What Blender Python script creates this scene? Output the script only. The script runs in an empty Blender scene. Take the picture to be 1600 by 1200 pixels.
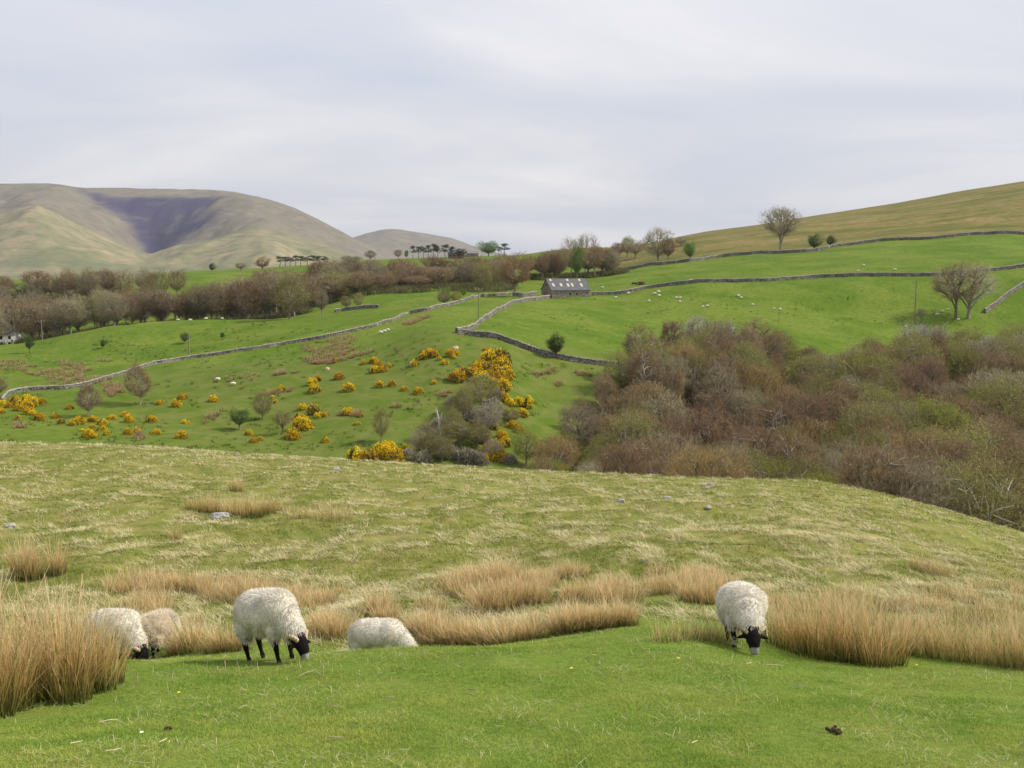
import bpy, math, random
import numpy as np
from mathutils import Vector, Matrix

C = bpy.context.scene.collection
SC = bpy.context.scene

# ------------------------------------------------------------------ camera
F = 1570.0                                  # focal length in pixels of the 1600 px wide frame
PITCH = math.atan(170.0 / F)
CP, SP = math.cos(PITCH), math.sin(PITCH)
cam_d = bpy.data.cameras.new("camera")
cam_d.sensor_width = 36.0
cam_d.lens = 36.0 * F / 1600.0
cam_d.clip_start = 0.1
cam_d.clip_end = 40000.0
cam = bpy.data.objects.new("camera", cam_d)
C.objects.link(cam)
cam.location = (0, 0, 0)
cam.rotation_euler = (math.pi / 2 - PITCH, 0, 0)
SC.camera = cam

# ------------------------------------------------------------------ sun and sky
SUN_EL, SUN_AZ = math.radians(43), math.radians(8)      # azimuth measured from +X towards +Y
sd = Vector((math.cos(SUN_EL) * math.cos(SUN_AZ), math.cos(SUN_EL) * math.sin(SUN_AZ), math.sin(SUN_EL)))
sun_l = bpy.data.lights.new("sun", 'SUN')
sun_l.energy = 5.0
sun_l.angle = math.radians(0.6)
sun_l.color = (1.0, 0.93, 0.80)
sun = bpy.data.objects.new("sun", sun_l)
C.objects.link(sun)
sun.rotation_euler = sd.to_track_quat('Z', 'Y').to_euler()
SC.view_settings.view_transform = 'Standard'
SC.view_settings.look = 'None'
SC.view_settings.gamma = 1.0
SC.view_settings.exposure = 0.0

world = bpy.data.worlds.new("World")
SC.world = world
world.use_nodes = True
wt = world.node_tree
wt.nodes.clear()
def wn(kind, **kw):
    n = wt.nodes.new(kind)
    for k, v in kw.items():
        setattr(n, k, v)
    return n
def wmath(op, a, b=None):
    n = wn('ShaderNodeMath', operation=op)
    for i, s in enumerate((a, b)):
        if s is None: continue
        if isinstance(s, (int, float)): n.inputs[i].default_value = s
        else: wt.links.new(s, n.inputs[i])
    return n.outputs[0]
sky = wn('ShaderNodeTexSky', sky_type='NISHITA', sun_disc=False)
sky.sun_elevation = SUN_EL
sky.sun_rotation = math.pi / 2 - SUN_AZ
sky.air_density = 1.2
sky.dust_density = 2.0
bg_sky = wn('ShaderNodeBackground')
bg_sky.inputs[1].default_value = 0.10
wt.links.new(sky.outputs[0], bg_sky.inputs[0])
tc = wn('ShaderNodeTexCoord')
sep = wn('ShaderNodeSeparateXYZ')
wt.links.new(tc.outputs['Generated'], sep.inputs[0])
zz = wmath('ADD', wmath('MAXIMUM', sep.outputs[2], 0.0), 0.16)
cmb = wn('ShaderNodeCombineXYZ')
wt.links.new(wmath('DIVIDE', sep.outputs[0], zz), cmb.inputs[0])
wt.links.new(wmath('DIVIDE', sep.outputs[1], zz), cmb.inputs[1])
mp = wn('ShaderNodeMapping')
mp.inputs['Scale'].default_value = (0.42, 0.72, 1.0)
mp.inputs['Rotation'].default_value = (0, 0, 0.25)
wt.links.new(cmb.outputs[0], mp.inputs[0])
nz = wn('ShaderNodeTexNoise')
nz.inputs['Scale'].default_value = 1.1
nz.inputs['Detail'].default_value = 7
nz.inputs['Roughness'].default_value = 0.5
nz.inputs['Distortion'].default_value = 0.6
wt.links.new(mp.outputs[0], nz.inputs['Vector'])
rmp = wn('ShaderNodeValToRGB')
rmp.color_ramp.elements[0].position = 0.34
rmp.color_ramp.elements[0].color = (0.65, 0.69, 0.795, 1)
rmp.color_ramp.elements[1].position = 0.68
rmp.color_ramp.elements[1].color = (0.97, 0.94, 0.945, 1)
e = rmp.color_ramp.elements.new(0.5); e.color = (0.76, 0.77, 0.83, 1)
wt.links.new(nz.outputs[0], rmp.inputs[0])
# the cloud sheet brightens towards the zenith
grad = wn('ShaderNodeMapRange'); grad.inputs['From Min'].default_value = 0.03; grad.inputs['From Max'].default_value = 0.30
grad.inputs['To Min'].default_value = 0.90; grad.inputs['To Max'].default_value = 1.10
wt.links.new(sep.outputs[2], grad.inputs[0])
bg_c = wn('ShaderNodeBackground')
wt.links.new(rmp.outputs[0], bg_c.inputs[0])
wt.links.new(grad.outputs[0], bg_c.inputs[1])
mixs = wn('ShaderNodeMixShader')
mixs.inputs[0].default_value = 0.9
wt.links.new(bg_sky.outputs[0], mixs.inputs[1])
wt.links.new(bg_c.outputs[0], mixs.inputs[2])
wo = wn('ShaderNodeOutputWorld')
wt.links.new(mixs.outputs[0], wo.inputs[0])

# ------------------------------------------------------------------ numeric helpers
def pchip(x, y, xq):
    x = np.asarray(x, float); y = np.asarray(y, float); xq = np.asarray(xq, float)
    h = np.diff(x); d = np.diff(y) / h
    m = np.zeros_like(y)
    for i in range(1, len(x) - 1):
        if d[i - 1] * d[i] > 0:
            w1 = 2 * h[i] + h[i - 1]; w2 = h[i] + 2 * h[i - 1]
            m[i] = (w1 + w2) / (w1 / d[i - 1] + w2 / d[i])
    m[0] = d[0]; m[-1] = d[-1]
    xc = np.clip(xq, x[0], x[-1])
    k = np.clip(np.searchsorted(x, xc) - 1, 0, len(x) - 2)
    t = (xc - x[k]) / h[k]
    return ((1 + 2 * t) * (1 - t) ** 2 * y[k] + t * (1 - t) ** 2 * h[k] * m[k]
            + t * t * (3 - 2 * t) * y[k + 1] + t * t * (t - 1) * h[k] * m[k + 1])

_tab = np.random.RandomState(7).rand(256, 256)
def vnoise(x, y):
    xi = np.floor(x).astype(int); yi = np.floor(y).astype(int)
    fx = x - xi; fy = y - yi
    fx = fx * fx * fx * (fx * (fx * 6 - 15) + 10); fy = fy * fy * fy * (fy * (fy * 6 - 15) + 10)
    a = _tab[xi & 255, yi & 255]; b = _tab[(xi + 1) & 255, yi & 255]
    c = _tab[xi & 255, (yi + 1) & 255]; d = _tab[(xi + 1) & 255, (yi + 1) & 255]
    return (a * (1 - fx) + b * fx) * (1 - fy) + (c * (1 - fx) + d * fx) * fy - 0.5
def fbm(x, y, o=4):
    s = 0; a = 1.0
    for i in range(o):
        s = s + a * vnoise(x * 2 ** i + 17.3 * i, y * 2 ** i + 9.1 * i); a *= 0.5
    return s
def sstep(a, b, x):
    t = np.clip((x - a) / (b - a), 0, 1); return t * t * (3 - 2 * t)

def ray(px, py):
    b = (600.0 - py) / F
    dy = CP + b * SP
    return ((px - 800.0) / F) / dy, (-SP + b * CP) / dy
def project(x, y, z):
    dep = y * CP - z * SP
    return 800 + F * x / dep, 600 - F * (y * SP + z * CP) / dep

# ------------------------------------------------------------------ the lie of the land
# each line: distance (m) of a contour across the valley and the height it has, read as the picture row where it lies
LINES = [
 (3.0,  [(-600,1545),(2200,1545)]),
 (5.8,  [(-600,1215),(0,1212),(800,1205),(1600,1212),(2200,1220)]),
 (8.3,  [(-600,1110),(0,1103),(500,1092),(1000,1085),(1300,1092),(1600,1105),(2200,1120)]),
 (10.8, [(-600,1060),(0,1045),(200,1033),(330,1032),(430,1028),(520,1020),(600,1014),(700,1012),(800,1010),(900,1006),(1000,1000),(1100,1010),(1165,1022),(1250,1038),(1400,1047),(1600,1052),(2200,1080)]),
 (12.4, [(-600,1060),(0,1047),(200,1040),(330,1020),(430,1015),(520,1036),(600,1046),(700,1030),(800,1004),(900,988),(1000,976),(1100,985),(1165,998),(1250,1012),(1400,1020),(1600,1028),(2200,1050)]),
 (14.8, [(-600,1000),(0,988),(200,985),(430,985),(600,998),(700,990),(800,972),(1000,952),(1200,962),(1400,975),(1600,985),(2200,1000)]),
 (19.0, [(-600,935),(0,925),(200,922),(430,922),(800,912),(1000,902),(1200,900),(1400,908),(1600,928),(2200,980)]),
 (29.0, [(-600,805),(0,803),(400,810),(800,818),(1000,818),(1200,818),(1400,835),(1600,880),(2200,960)]),
 (40.0, [(-600,728),(0,735),(400,750),(800,765),(1000,770),(1200,774),(1400,795),(1600,850),(2200,940)]),
 (54.0, [(-600,690),(-200,686),(0,691),(200,697),(400,710),(600,722),(800,733),(1000,742),(1150,748),(1250,750),(1350,765),(1450,789),(1600,832),(1800,890),(2200,960)]),
 (78.0, [(-600,780),(0,775),(600,800),(1000,830),(1300,860),(1600,940),(2200,1000)]),
 (108.0,[(-600,780),(0,770),(600,800),(1000,850),(1300,890),(1600,930),(2200,960)]),
 (140.0,[(-600,705),(0,696),(200,700),(400,722),(700,748),(900,775),(1200,815),(1600,870),(2200,880)]),
 (172.0,[(-600,640),(0,640),(200,642),(400,645),(600,630),(700,630),(800,650),(900,680),(1200,720),(1600,760),(2200,770)]),
 (212.0,[(-600,600),(0,596),(200,588),(400,566),(600,545),(700,524),(760,524),(850,552),(940,572),(1100,595),(1300,640),(1600,660),(2200,660)]),
 (258.0,[(-600,560),(0,556),(200,546),(400,532),(600,507),(715,492),(850,503),(1000,524),(1150,530),(1300,545),(1500,560),(1600,562),(2200,560)]),
 (308.0,[(-600,560),(-100,552),(0,541),(100,522),(200,507),(300,500),(400,499),(500,493),(600,480),(700,472),(760,471),(850,474),(950,484),(1050,488),(1120,484),(1250,488),(1400,494),(1600,504),(2200,500)]),
 (350.0,[(-600,570),(-100,558),(0,548),(200,517),(400,506),(500,484),(600,466),(700,461),(800,460),(880,463),(1000,456),(1087,445),(1200,441),(1400,433),(1600,424),(2200,410)]),
 (420.0,[(-600,510),(0,500),(200,490),(400,480),(600,452),(750,443),(850,440),(920,434),(1000,427),(1200,409),(1400,396),(1600,386),(2200,360)]),
 (480.0,[(-600,468),(0,462),(200,456),(400,450),(600,432),(750,426),(850,424),(940,427),(1025,413),(1125,401),(1200,395),(1300,385),(1400,376),(1600,366),(2200,335)]),
 (580.0,[(-600,445),(0,440),(200,438),(300,426),(400,424),(500,415),(600,409),(700,404),(800,401),(900,396),(1000,390),(1080,375),(1200,358),(1400,334),(1600,303),(2200,225)]),
 (700.0,[(-600,440),(0,437),(200,434),(300,424),(400,419),(500,413),(600,405),(700,402),(800,399),(860,392),(900,388),(960,386),(1020,378),(1080,366),(1200,349),(1290,334),(1400,317),(1500,299),(1600,283),(1800,250),(2200,200)]),
 (860.0,[(-600,455),(0,452),(400,438),(700,425),(900,410),(1200,380),(1600,330),(2200,260)]),
 (1500.0,[(-600,452),(400,450),(900,448),(1600,445),(2200,440)]),
]
NU, NT = 900, 700
US = np.linspace(-0.95, 0.95, NU)
T0, T1 = math.log(3.0), math.log(1500.0)
TS = np.linspace(T0, T1, NT)
KV = []
for Y, pts in LINES:
    xs = [p[0] for p in pts]; ys = [p[1] for p in pts]
    px = 800 + F * US
    for _ in range(4):
        py = pchip(xs, ys, px)
        px = 800 + F * US * (CP + (600 - py) / F * SP)
    KV.append(ray(px, py)[1])
KV = np.array(KV)
KT = np.log([l[0] for l in LINES])
VT = np.array([pchip(KT, KV[:, i], TS) for i in range(NU)])

def gz(x, y, detail=True):
    x = np.asarray(x, float); y = np.asarray(y, float)
    yc = np.maximum(y, 3.0)
    fu = np.clip((x / yc - US[0]) / (US[1] - US[0]), 0, NU - 1.001)
    ft = np.clip((np.log(yc) - T0) / (TS[1] - TS[0]), 0, NT - 1.001)
    i = fu.astype(int); j = ft.astype(int); a = fu - i; b = ft - j
    v = (VT[i, j] * (1 - a) + VT[i + 1, j] * a) * (1 - b) + (VT[i, j + 1] * (1 - a) + VT[i + 1, j + 1] * a) * b
    z = v * yc + (yc - y) * 0.26
    if detail:
        k = sstep(12.5, 16, y) * (1 - sstep(42, 53, y))
        z = z + k * (0.30 * fbm(x / 3.1, y / 3.1, 4) + 0.13 * fbm(x / 0.8, y / 0.8, 3))
        z = z + (1 - sstep(10.0, 14, y)) * 0.05 * fbm(x / 0.9, y / 0.9, 3)
        k2 = sstep(110, 150, y)
        z = z + k2 * (1.2 * fbm(x / 28, y / 28, 3) + 0.35 * fbm(x / 7, y / 7, 3)) * (1 - 0.7 * sstep(500, 650, y))
    return z
def g1(x, y): return float(gz(np.array([x]), np.array([y]))[0])

def hits(px, py, y0, y1=1300.0, n=700):
    px = np.atleast_1d(np.asarray(px, float)); py = np.atleast_1d(np.asarray(py, float))
    u, v = ray(px, py)
    Y = np.exp(np.linspace(math.log(y0), math.log(y1), n))
    D = gz(u[:, None] * Y[None, :], np.broadcast_to(Y, (len(u), n))) - v[:, None] * Y[None, :]
    up = D >= 0
    k = np.where(up.any(1), up.argmax(1), np.argmax(D / Y, axis=1))
    k = np.clip(k, 1, n - 1)
    d0 = D[np.arange(len(k)), k - 1]; d1 = D[np.arange(len(k)), k]
    t = np.where((d1 >= 0) & (d0 < 0), d0 / (d0 - d1 + 1e-9), 1.0)
    yy = Y[k - 1] + (Y[k] - Y[k - 1]) * t
    xx = u * yy
    return xx, yy, gz(xx, yy)
def hit(px, py, y0=100.0, y1=1300.0):
    x, y, z = hits([px], [py], y0, y1)
    return float(x[0]), float(y[0]), float(z[0])

# ------------------------------------------------------------------ mesh and object helpers
def mesh_np(name, V, Fc, mats=(), attrs=None, smooth=False, fmat=None):
    V = np.asarray(V, np.float32); Fc = np.asarray(Fc, np.int32)
    me = bpy.data.meshes.new(name)
    M, k = Fc.shape
    me.vertices.add(len(V)); me.vertices.foreach_set('co', V.ravel())
    me.loops.add(M * k); me.loops.foreach_set('vertex_index', Fc.ravel())
    me.polygons.add(M); me.polygons.foreach_set('loop_start', np.arange(0, M * k, k, dtype=np.int32))
    me.polygons.foreach_set('use_smooth', np.full(M, smooth))
    for m in mats: me.materials.append(m)
    if fmat is not None: me.polygons.foreach_set('material_index', np.asarray(fmat, np.int32))
    me.update(calc_edges=True)
    for n, a in (attrs or {}).items():
        a = np.asarray(a, np.float32)
        if a.ndim == 1:
            at = me.attributes.new(n, 'FLOAT', 'POINT'); at.data.foreach_set('value', a)
        else:
            at = me.attributes.new(n, 'FLOAT_COLOR', 'POINT')
            at.data.foreach_set('color', np.concatenate([a, np.ones((len(a), 1), np.float32)], 1).ravel())
    return me
def obj(name, me, parent=None, loc=None):
    o = bpy.data.objects.new(name, me)
    C.objects.link(o)
    if parent is not None: o.parent = parent
    if loc is not None: o.location = loc
    return o
def tag(o, label=None, cat=None, group=None, kind=None):
    if label: o['label'] = label
    if cat: o['category'] = cat
    if group: o['group'] = group
    if kind: o['kind'] = kind
    return o
def thing(name, loc=(0, 0, 0), rz=0.0, sc=(1, 1, 1)):
    o = obj(name, None)
    o.location = loc; o.rotation_euler = (0, 0, rz); o.scale = sc
    return o
def clone(root, loc, rz, sc, mats=None):
    r = root.copy(); C.objects.link(r)
    for k in ('label', 'category', 'group', 'kind'):
        if k in r: del r[k]
    r.location = loc; r.rotation_euler = (0, 0, rz); r.scale = sc
    for ch in root.children:
        c = ch.copy(); C.objects.link(c); c.parent = r
        if mats and ch.name.split('.')[0] in mats:
            c.material_slots[0].link = 'OBJECT'
            c.material_slots[0].material = mats[ch.name.split('.')[0]]
    return r
ORD = ['first', 'second', 'third', 'fourth', 'fifth', 'sixth', 'seventh', 'eighth', 'ninth', 'tenth', 'eleventh', 'twelfth',
       'thirteenth', 'fourteenth', 'fifteenth', 'sixteenth', 'seventeenth', 'eighteenth', 'nineteenth', 'twentieth']
def ordinal(i, n):
    if i == 0: return 'leftmost'
    if i == n - 1: return 'rightmost'
    return ORD[i] + ' from the left'

def quads_grid(nr, nc):
    i = np.arange(nr - 1)[:, None] * nc + np.arange(nc - 1)[None, :]
    i = i.ravel()
    return np.stack([i, i + 1, i + nc + 1, i + nc], 1)

def tubes(P0, P1, R0, R1, n=5):
    P0 = np.asarray(P0, float); P1 = np.asarray(P1, float); R0 = np.asarray(R0, float); R1 = np.asarray(R1, float)
    D = P1 - P0; L = np.linalg.norm(D, axis=1, keepdims=True) + 1e-9; D = D / L
    A = np.where(np.abs(D[:, 2:3]) > 0.9, np.array([[1.0, 0, 0]]), np.array([[0, 0, 1.0]]))
    X = np.cross(D, A); X /= np.linalg.norm(X, axis=1, keepdims=True); Yv = np.cross(D, X)
    th = np.arange(n) / n * 2 * math.pi
    ring = X[:, None, :] * np.cos(th)[None, :, None] + Yv[:, None, :] * np.sin(th)[None, :, None]
    V = np.concatenate([P0[:, None, :] + ring * R0[:, None, None], P1[:, None, :] + ring * R1[:, None, None]], 1)
    M = len(P0); base = (np.arange(M) * 2 * n)[:, None]
    k = np.arange(n)[None, :]; k2 = (np.arange(n) + 1)[None, :] % n
    Fq = np.stack([base + k, base + k2, base + n + k2, base + n + k], 2).reshape(-1, 4)
    return V.reshape(-1, 3), Fq
def slivers(P, Q, W, rng):
    D = Q - P
    R = rng.normal(size=P.shape)
    N = np.cross(D, R); N /= (np.linalg.norm(N, axis=1, keepdims=True) + 1e-9)
    mid = P + D * 0.4
    V = np.stack([P, mid + N * W[:, None], Q, mid - N * W[:, None]], 1)
    return V.reshape(-1, 3), np.arange(len(P) * 4).reshape(-1, 4)
def flakes(P, S, rng):
    A = rng.normal(size=P.shape); A /= np.linalg.norm(A, axis=1, keepdims=True)
    B = np.cross(A, rng.normal(size=P.shape)); B /= np.linalg.norm(B, axis=1, keepdims=True)
    s = S[:, None]
    V = np.stack([P - A * s, P - B * s * 0.7, P + A * s, P + B * s * 0.7], 1)
    return V.reshape(-1, 3), np.arange(len(P) * 4).reshape(-1, 4)
def join(parts):
    Vs, Fs, off = [], [], 0
    for V, Fq in parts:
        Vs.append(V); Fs.append(Fq + off); off += len(V)
    return np.concatenate(Vs), np.concatenate(Fs)
def blades(P, H, W, lean, bend, rng, az=None, seg=3):
    """upright curved blades; returns V, F, h (0..1 along the blade), rnd (per blade)"""
    n = len(P)
    if az is None: az = rng.uniform(0, 2 * math.pi, n)
    dx, dy = np.cos(az), np.sin(az)
    waz = rng.uniform(0, 2 * math.pi, n); wx, wy = np.cos(waz), np.sin(waz)
    ts = np.linspace(0, 1, seg + 1)
    rows = []
    for t in ts:
        out = lean * t + bend * t * t
        cz = H * t * (1 - 0.35 * np.clip(bend, 0, 1.5) * t)
        cx = P[:, 0] + dx * H * out; cy = P[:, 1] + dy * H * out; c = P[:, 2] + cz
        w = W * (1 - 0.85 * t) * 0.5
        rows.append(np.stack([cx - wx * w, cy - wy * w, c], 1)); rows.append(np.stack([cx + wx * w, cy + wy * w, c], 1))
    V = np.stack(rows, 1)
    m = 2 * (seg + 1)
    base = (np.arange(n) * m)[:, None]
    Fq = np.concatenate([np.stack([base[:, 0] + 2 * i, base[:, 0] + 2 * i + 1, base[:, 0] + 2 * i + 3, base[:, 0] + 2 * i + 2], 1) for i in range(seg)])
    h = np.broadcast_to(np.repeat(ts, 2)[None, :], (n, m)).ravel()
    r = np.repeat(rng.rand(n), m)
    return V.reshape(-1, 3), Fq, h, r

# ------------------------------------------------------------------ materials
class NT_:
    def __init__(s, name, rough=0.9, spec=0.1):
        s.m = bpy.data.materials.new(name); s.m.use_nodes = True
        s.t = s.m.node_tree
        s.b = s.t.nodes['Principled BSDF']
        s.b.inputs['Roughness'].default_value = rough
        s.b.inputs['Specular IOR Level'].default_value = spec
    def n(s, k, **kw):
        x = s.t.nodes.new(k)
        for a, v in kw.items(): setattr(x, a, v)
        return x
    def l(s, a, b): s.t.links.new(a, b)
    def attr(s, name, out='Fac'):
        x = s.n('ShaderNodeAttribute', attribute_name=name); return x.outputs[out]
    def noise(s, scale, detail=4, rough=0.6, vec=None, obj=False, dist=0.0, sc=None):
        x = s.n('ShaderNodeTexNoise'); x.inputs['Scale'].default_value = scale; x.inputs['Detail'].default_value = detail
        x.inputs['Roughness'].default_value = rough; x.inputs['Distortion'].default_value = dist
        c = s.n('ShaderNodeTexCoord') if obj else s.n('ShaderNodeNewGeometry')
        src = c.outputs['Object'] if obj else c.outputs['Position']
        if sc:
            mp = s.n('ShaderNodeMapping'); mp.inputs['Scale'].default_value = sc; s.l(src, mp.inputs[0]); src = mp.outputs[0]
        s.l(src, x.inputs['Vector'])
        return x.outputs[0]
    def ramp(s, fac, stops):
        x = s.n('ShaderNodeValToRGB'); cr = x.color_ramp
        while len(cr.elements) < len(stops): cr.elements.new(0.5)
        for e, (p, c) in zip(cr.elements, stops):
            e.position = p; e.color = (*c, 1) if len(c) == 3 else c
        s.l(fac, x.inputs[0]); return x.outputs[0]
    def mix(s, fac, a, b, mode='MIX'):
        x = s.n('ShaderNodeMix', data_type='RGBA', blend_type=mode)
        for sock, val in ((x.inputs[0], fac), (x.inputs[6], a), (x.inputs[7], b)):
            if isinstance(val, (int, float)): sock.default_value = val
            elif isinstance(val, tuple): sock.default_value = (*val, 1)
            else: s.l(val, sock)
        return x.outputs[2]
    def math(s, op, a, b=0.0):
        x = s.n('ShaderNodeMath', operation=op)
        for i, v in enumerate((a, b)):
            if isinstance(v, (int, float)): x.inputs[i].default_value = v
            else: s.l(v, x.inputs[i])
        return x.outputs[0]
    def col(s, v):
        if isinstance(v, tuple): s.b.inputs['Base Color'].default_value = (*v, 1)
        else: s.l(v, s.b.inputs['Base Color'])
    def bump(s, h, strength=0.5, dist=0.05):
        x = s.n('ShaderNodeBump'); x.inputs['Strength'].default_value = strength; x.inputs['Distance'].default_value = dist
        s.l(h, x.inputs['Height']); s.l(x.outputs[0], s.b.inputs['Normal'])
    def soft(s, f=0.3):
        """thin leaves and blades let some light through"""
        out = [x for x in s.t.nodes if x.type == 'OUTPUT_MATERIAL'][0]
        tr = s.n('ShaderNodeBsdfTranslucent')
        src = s.b.inputs['Base Color']
        if src.is_linked: s.l(src.links[0].from_socket, tr.inputs[0])
        else: tr.inputs[0].default_value = src.default_value
        m = s.n('ShaderNodeMixShader'); m.inputs[0].default_value = f
        s.l(s.b.outputs[0], m.inputs[1]); s.l(tr.outputs[0], m.inputs[2]); s.l(m.outputs[0], out.inputs[0])

def twig_mat(name, c1, c2, c3, soft=0.32):
    t = NT_(name)
    oi = t.n('ShaderNodeObjectInfo')
    a = t.ramp(t.attr('rnd'), [(0.0, c1), (0.55, c2), (1.0, c3)])
    hs = t.n('ShaderNodeHueSaturation')
    t.l(a, hs.inputs['Color'])
    t.l(t.math('ADD', t.math('MULTIPLY', oi.outputs['Random'], 0.4), 0.82), hs.inputs['Value'])
    t.l(t.math('ADD', t.math('MULTIPLY', oi.outputs['Random'], 0.03), 0.485), hs.inputs['Hue'])
    t.col(hs.outputs[0]); t.soft(soft)
    return t.m
M = {}
M['twig_brown'] = twig_mat('twig_brown', (0.125, 0.085, 0.046), (0.245, 0.172, 0.098), (0.39, 0.285, 0.17))
M['twig_red'] = twig_mat('twig_red', (0.16, 0.115, 0.075), (0.28, 0.20, 0.135), (0.41, 0.30, 0.21))
M['twig_grey'] = twig_mat('twig_grey', (0.16, 0.135, 0.08), (0.29, 0.25, 0.155), (0.43, 0.375, 0.25))
M['twig_olive'] = twig_mat('twig_olive', (0.14, 0.135, 0.045), (0.25, 0.235, 0.085), (0.36, 0.33, 0.13))
M['twig_lime'] = twig_mat('twig_lime', (0.14, 0.145, 0.03), (0.24, 0.25, 0.05), (0.32, 0.34, 0.08))
M['twig_rust'] = twig_mat('twig_rust', (0.17, 0.11, 0.05), (0.30, 0.20, 0.095), (0.42, 0.295, 0.155))
M['leaf_dark'] = twig_mat('leaf_dark', (0.05, 0.085, 0.02), (0.09, 0.14, 0.035), (0.14, 0.19, 0.06), 0.2)
M['leaf_green'] = twig_mat('leaf_green', (0.08, 0.15, 0.025), (0.14, 0.23, 0.04), (0.20, 0.30, 0.07), 0.25)
M['needle'] = twig_mat('needle', (0.03, 0.05, 0.028), (0.055, 0.085, 0.04), (0.09, 0.12, 0.055), 0.1)
M['twig_pale'] = twig_mat('twig_pale', (0.24, 0.22, 0.15), (0.36, 0.33, 0.235), (0.50, 0.46, 0.35), 0.4)
M['twig_thorn'] = twig_mat('twig_thorn', (0.16, 0.15, 0.10), (0.29, 0.27, 0.19), (0.42, 0.39, 0.30), 0.35)
M['gorse_leaf'] = twig_mat('gorse_leaf', (0.07, 0.075, 0.025), (0.12, 0.12, 0.045), (0.20, 0.16, 0.08), 0.1)
M['blossom_yellow'] = twig_mat('blossom_yellow', (0.62, 0.38, 0.004), (0.85, 0.58, 0.008), (0.93, 0.70, 0.03), 0.2)
M['blossom_white'] = twig_mat('blossom_white', (0.34, 0.33, 0.27), (0.48, 0.46, 0.40), (0.62, 0.60, 0.54), 0.2)
t = NT_('bark'); n_ = t.noise(3.0, 5, obj=True, sc=(1, 1, 0.25)); t.col(t.ramp(n_, [(0.3, (0.15, 0.125, 0.09)), (0.7, (0.36, 0.32, 0.25))])); M['bark'] = t.m
t = NT_('bark_pale'); n_ = t.noise(2.5, 5, obj=True, sc=(1, 1, 0.3)); t.col(t.ramp(n_, [(0.35, (0.22, 0.20, 0.17)), (0.6, (0.52, 0.48, 0.43))])); M['bark_pale'] = t.m
t = NT_('bark_pine'); n_ = t.noise(2.5, 5, obj=True); t.col(t.ramp(n_, [(0.3, (0.10, 0.06, 0.04)), (0.7, (0.24, 0.15, 0.10))])); M['bark_pine'] = t.m

# ground
t = NT_('ground_turf', rough=0.95, spec=0.05)
fine = t.noise(14, 6, 0.7); med = t.noise(1.1, 5, 0.65); big = t.noise(0.05, 5, 0.6, dist=0.5); mid = t.noise(0.28, 5, 0.65, dist=0.4)
stre = t.noise(2.6, 6, 0.8, sc=(0.8, 1.3, 1.0))
lawn = t.mix(t.ramp(fine, [(0.3, (0, 0, 0)), (0.7, (1, 1, 1))]), (0.070, 0.115, 0.018), (0.17, 0.235, 0.040))
lawn = t.mix(t.ramp(med, [(0.45, (0, 0, 0)), (0.75, (.6, .6, .6))]), lawn, (0.20, 0.21, 0.06))
hill = t.mix(t.ramp(med, [(0.35, (0, 0, 0)), (0.62, (1, 1, 1))]), (0.125, 0.150, 0.024), (0.225, 0.205, 0.070))
hill = t.mix(t.ramp(stre, [(0.52, (0, 0, 0)), (0.70, (.45, .45, .45))]), hill, (0.46, 0.40, 0.23))
hill = t.mix(t.ramp(mid, [(0.52, (0, 0, 0)), (0.72, (.65, .65, .65))]), hill, (0.115, 0.155, 0.024))
past = t.mix(t.ramp(mid, [(0.3, (0, 0, 0)), (0.7, (1, 1, 1))]), (0.068, 0.125, 0.010), (0.110, 0.165, 0.015))
past = t.mix(t.ramp(big, [(0.40, (0, 0, 0)), (0.58, (.9, .9, .9))]), past, (0.145, 0.185, 0.028))
past = t.mix(t.ramp(t.noise(0.9, 4, 0.7), [(0.36, (.7, .7, .7)), (0.56, (0, 0, 0))]), past, (0.050, 0.098, 0.008))
rough_g = t.mix(t.ramp(mid, [(0.38, (0, 0, 0)), (0.62, (1, 1, 1))]), (0.080, 0.125, 0.014), (0.130, 0.150, 0.036))
moor_n = t.noise(0.045, 6, 0.7, sc=(0.45, 1.6, 1.0), dist=0.8)
moor = t.ramp(moor_n, [(0.34, (0.080, 0.095, 0.020)), (0.46, (0.145, 0.130, 0.040)), (0.56, (0.215, 0.165, 0.068)), (0.68, (0.31, 0.195, 0.105))])
moor = t.mix(t.ramp(t.noise(0.35, 5, 0.7), [(0.38, (.6, .6, .6)), (0.6, (0, 0, 0))]), moor, (0.09, 0.11, 0.025))
col = t.mix(t.attr('m_hill'), lawn, hill)
col = t.mix(t.attr('m_past'), col, past)
col = t.mix(t.attr('m_rough'), col, rough_g)
col = t.mix(t.attr('m_moor'), col, moor)
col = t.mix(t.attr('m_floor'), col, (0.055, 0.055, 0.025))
t.col(col); t.bump(fine, 0.5, 0.03)
M['ground'] = t.m

# fells
t = NT_('fell_grass', rough=0.95, spec=0.03)
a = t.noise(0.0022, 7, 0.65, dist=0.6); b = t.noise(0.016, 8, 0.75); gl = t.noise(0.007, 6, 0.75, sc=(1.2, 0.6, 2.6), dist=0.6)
base = t.ramp(a, [(0.34, (0.115, 0.130, 0.070)), (0.47, (0.185, 0.175, 0.100)), (0.59, (0.275, 0.225, 0.14)), (0.74, (0.34, 0.265, 0.175))])
base = t.mix(t.ramp(b, [(0.40, (.8, .8, .8)), (0.58, (0, 0, 0))]), base, (0.11, 0.13, 0.065))
up = t.ramp(b, [(0.30, (0.10, 0.09, 0.075)), (0.55, (0.165, 0.145, 0.11)), (0.75, (0.25, 0.21, 0.15))])
base = t.mix(t.attr('m_top'), base, up)
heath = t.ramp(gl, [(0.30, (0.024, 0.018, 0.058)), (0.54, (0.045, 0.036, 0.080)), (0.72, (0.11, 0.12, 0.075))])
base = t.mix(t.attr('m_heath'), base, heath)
t.col(base); M['fell'] = t.m

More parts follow.
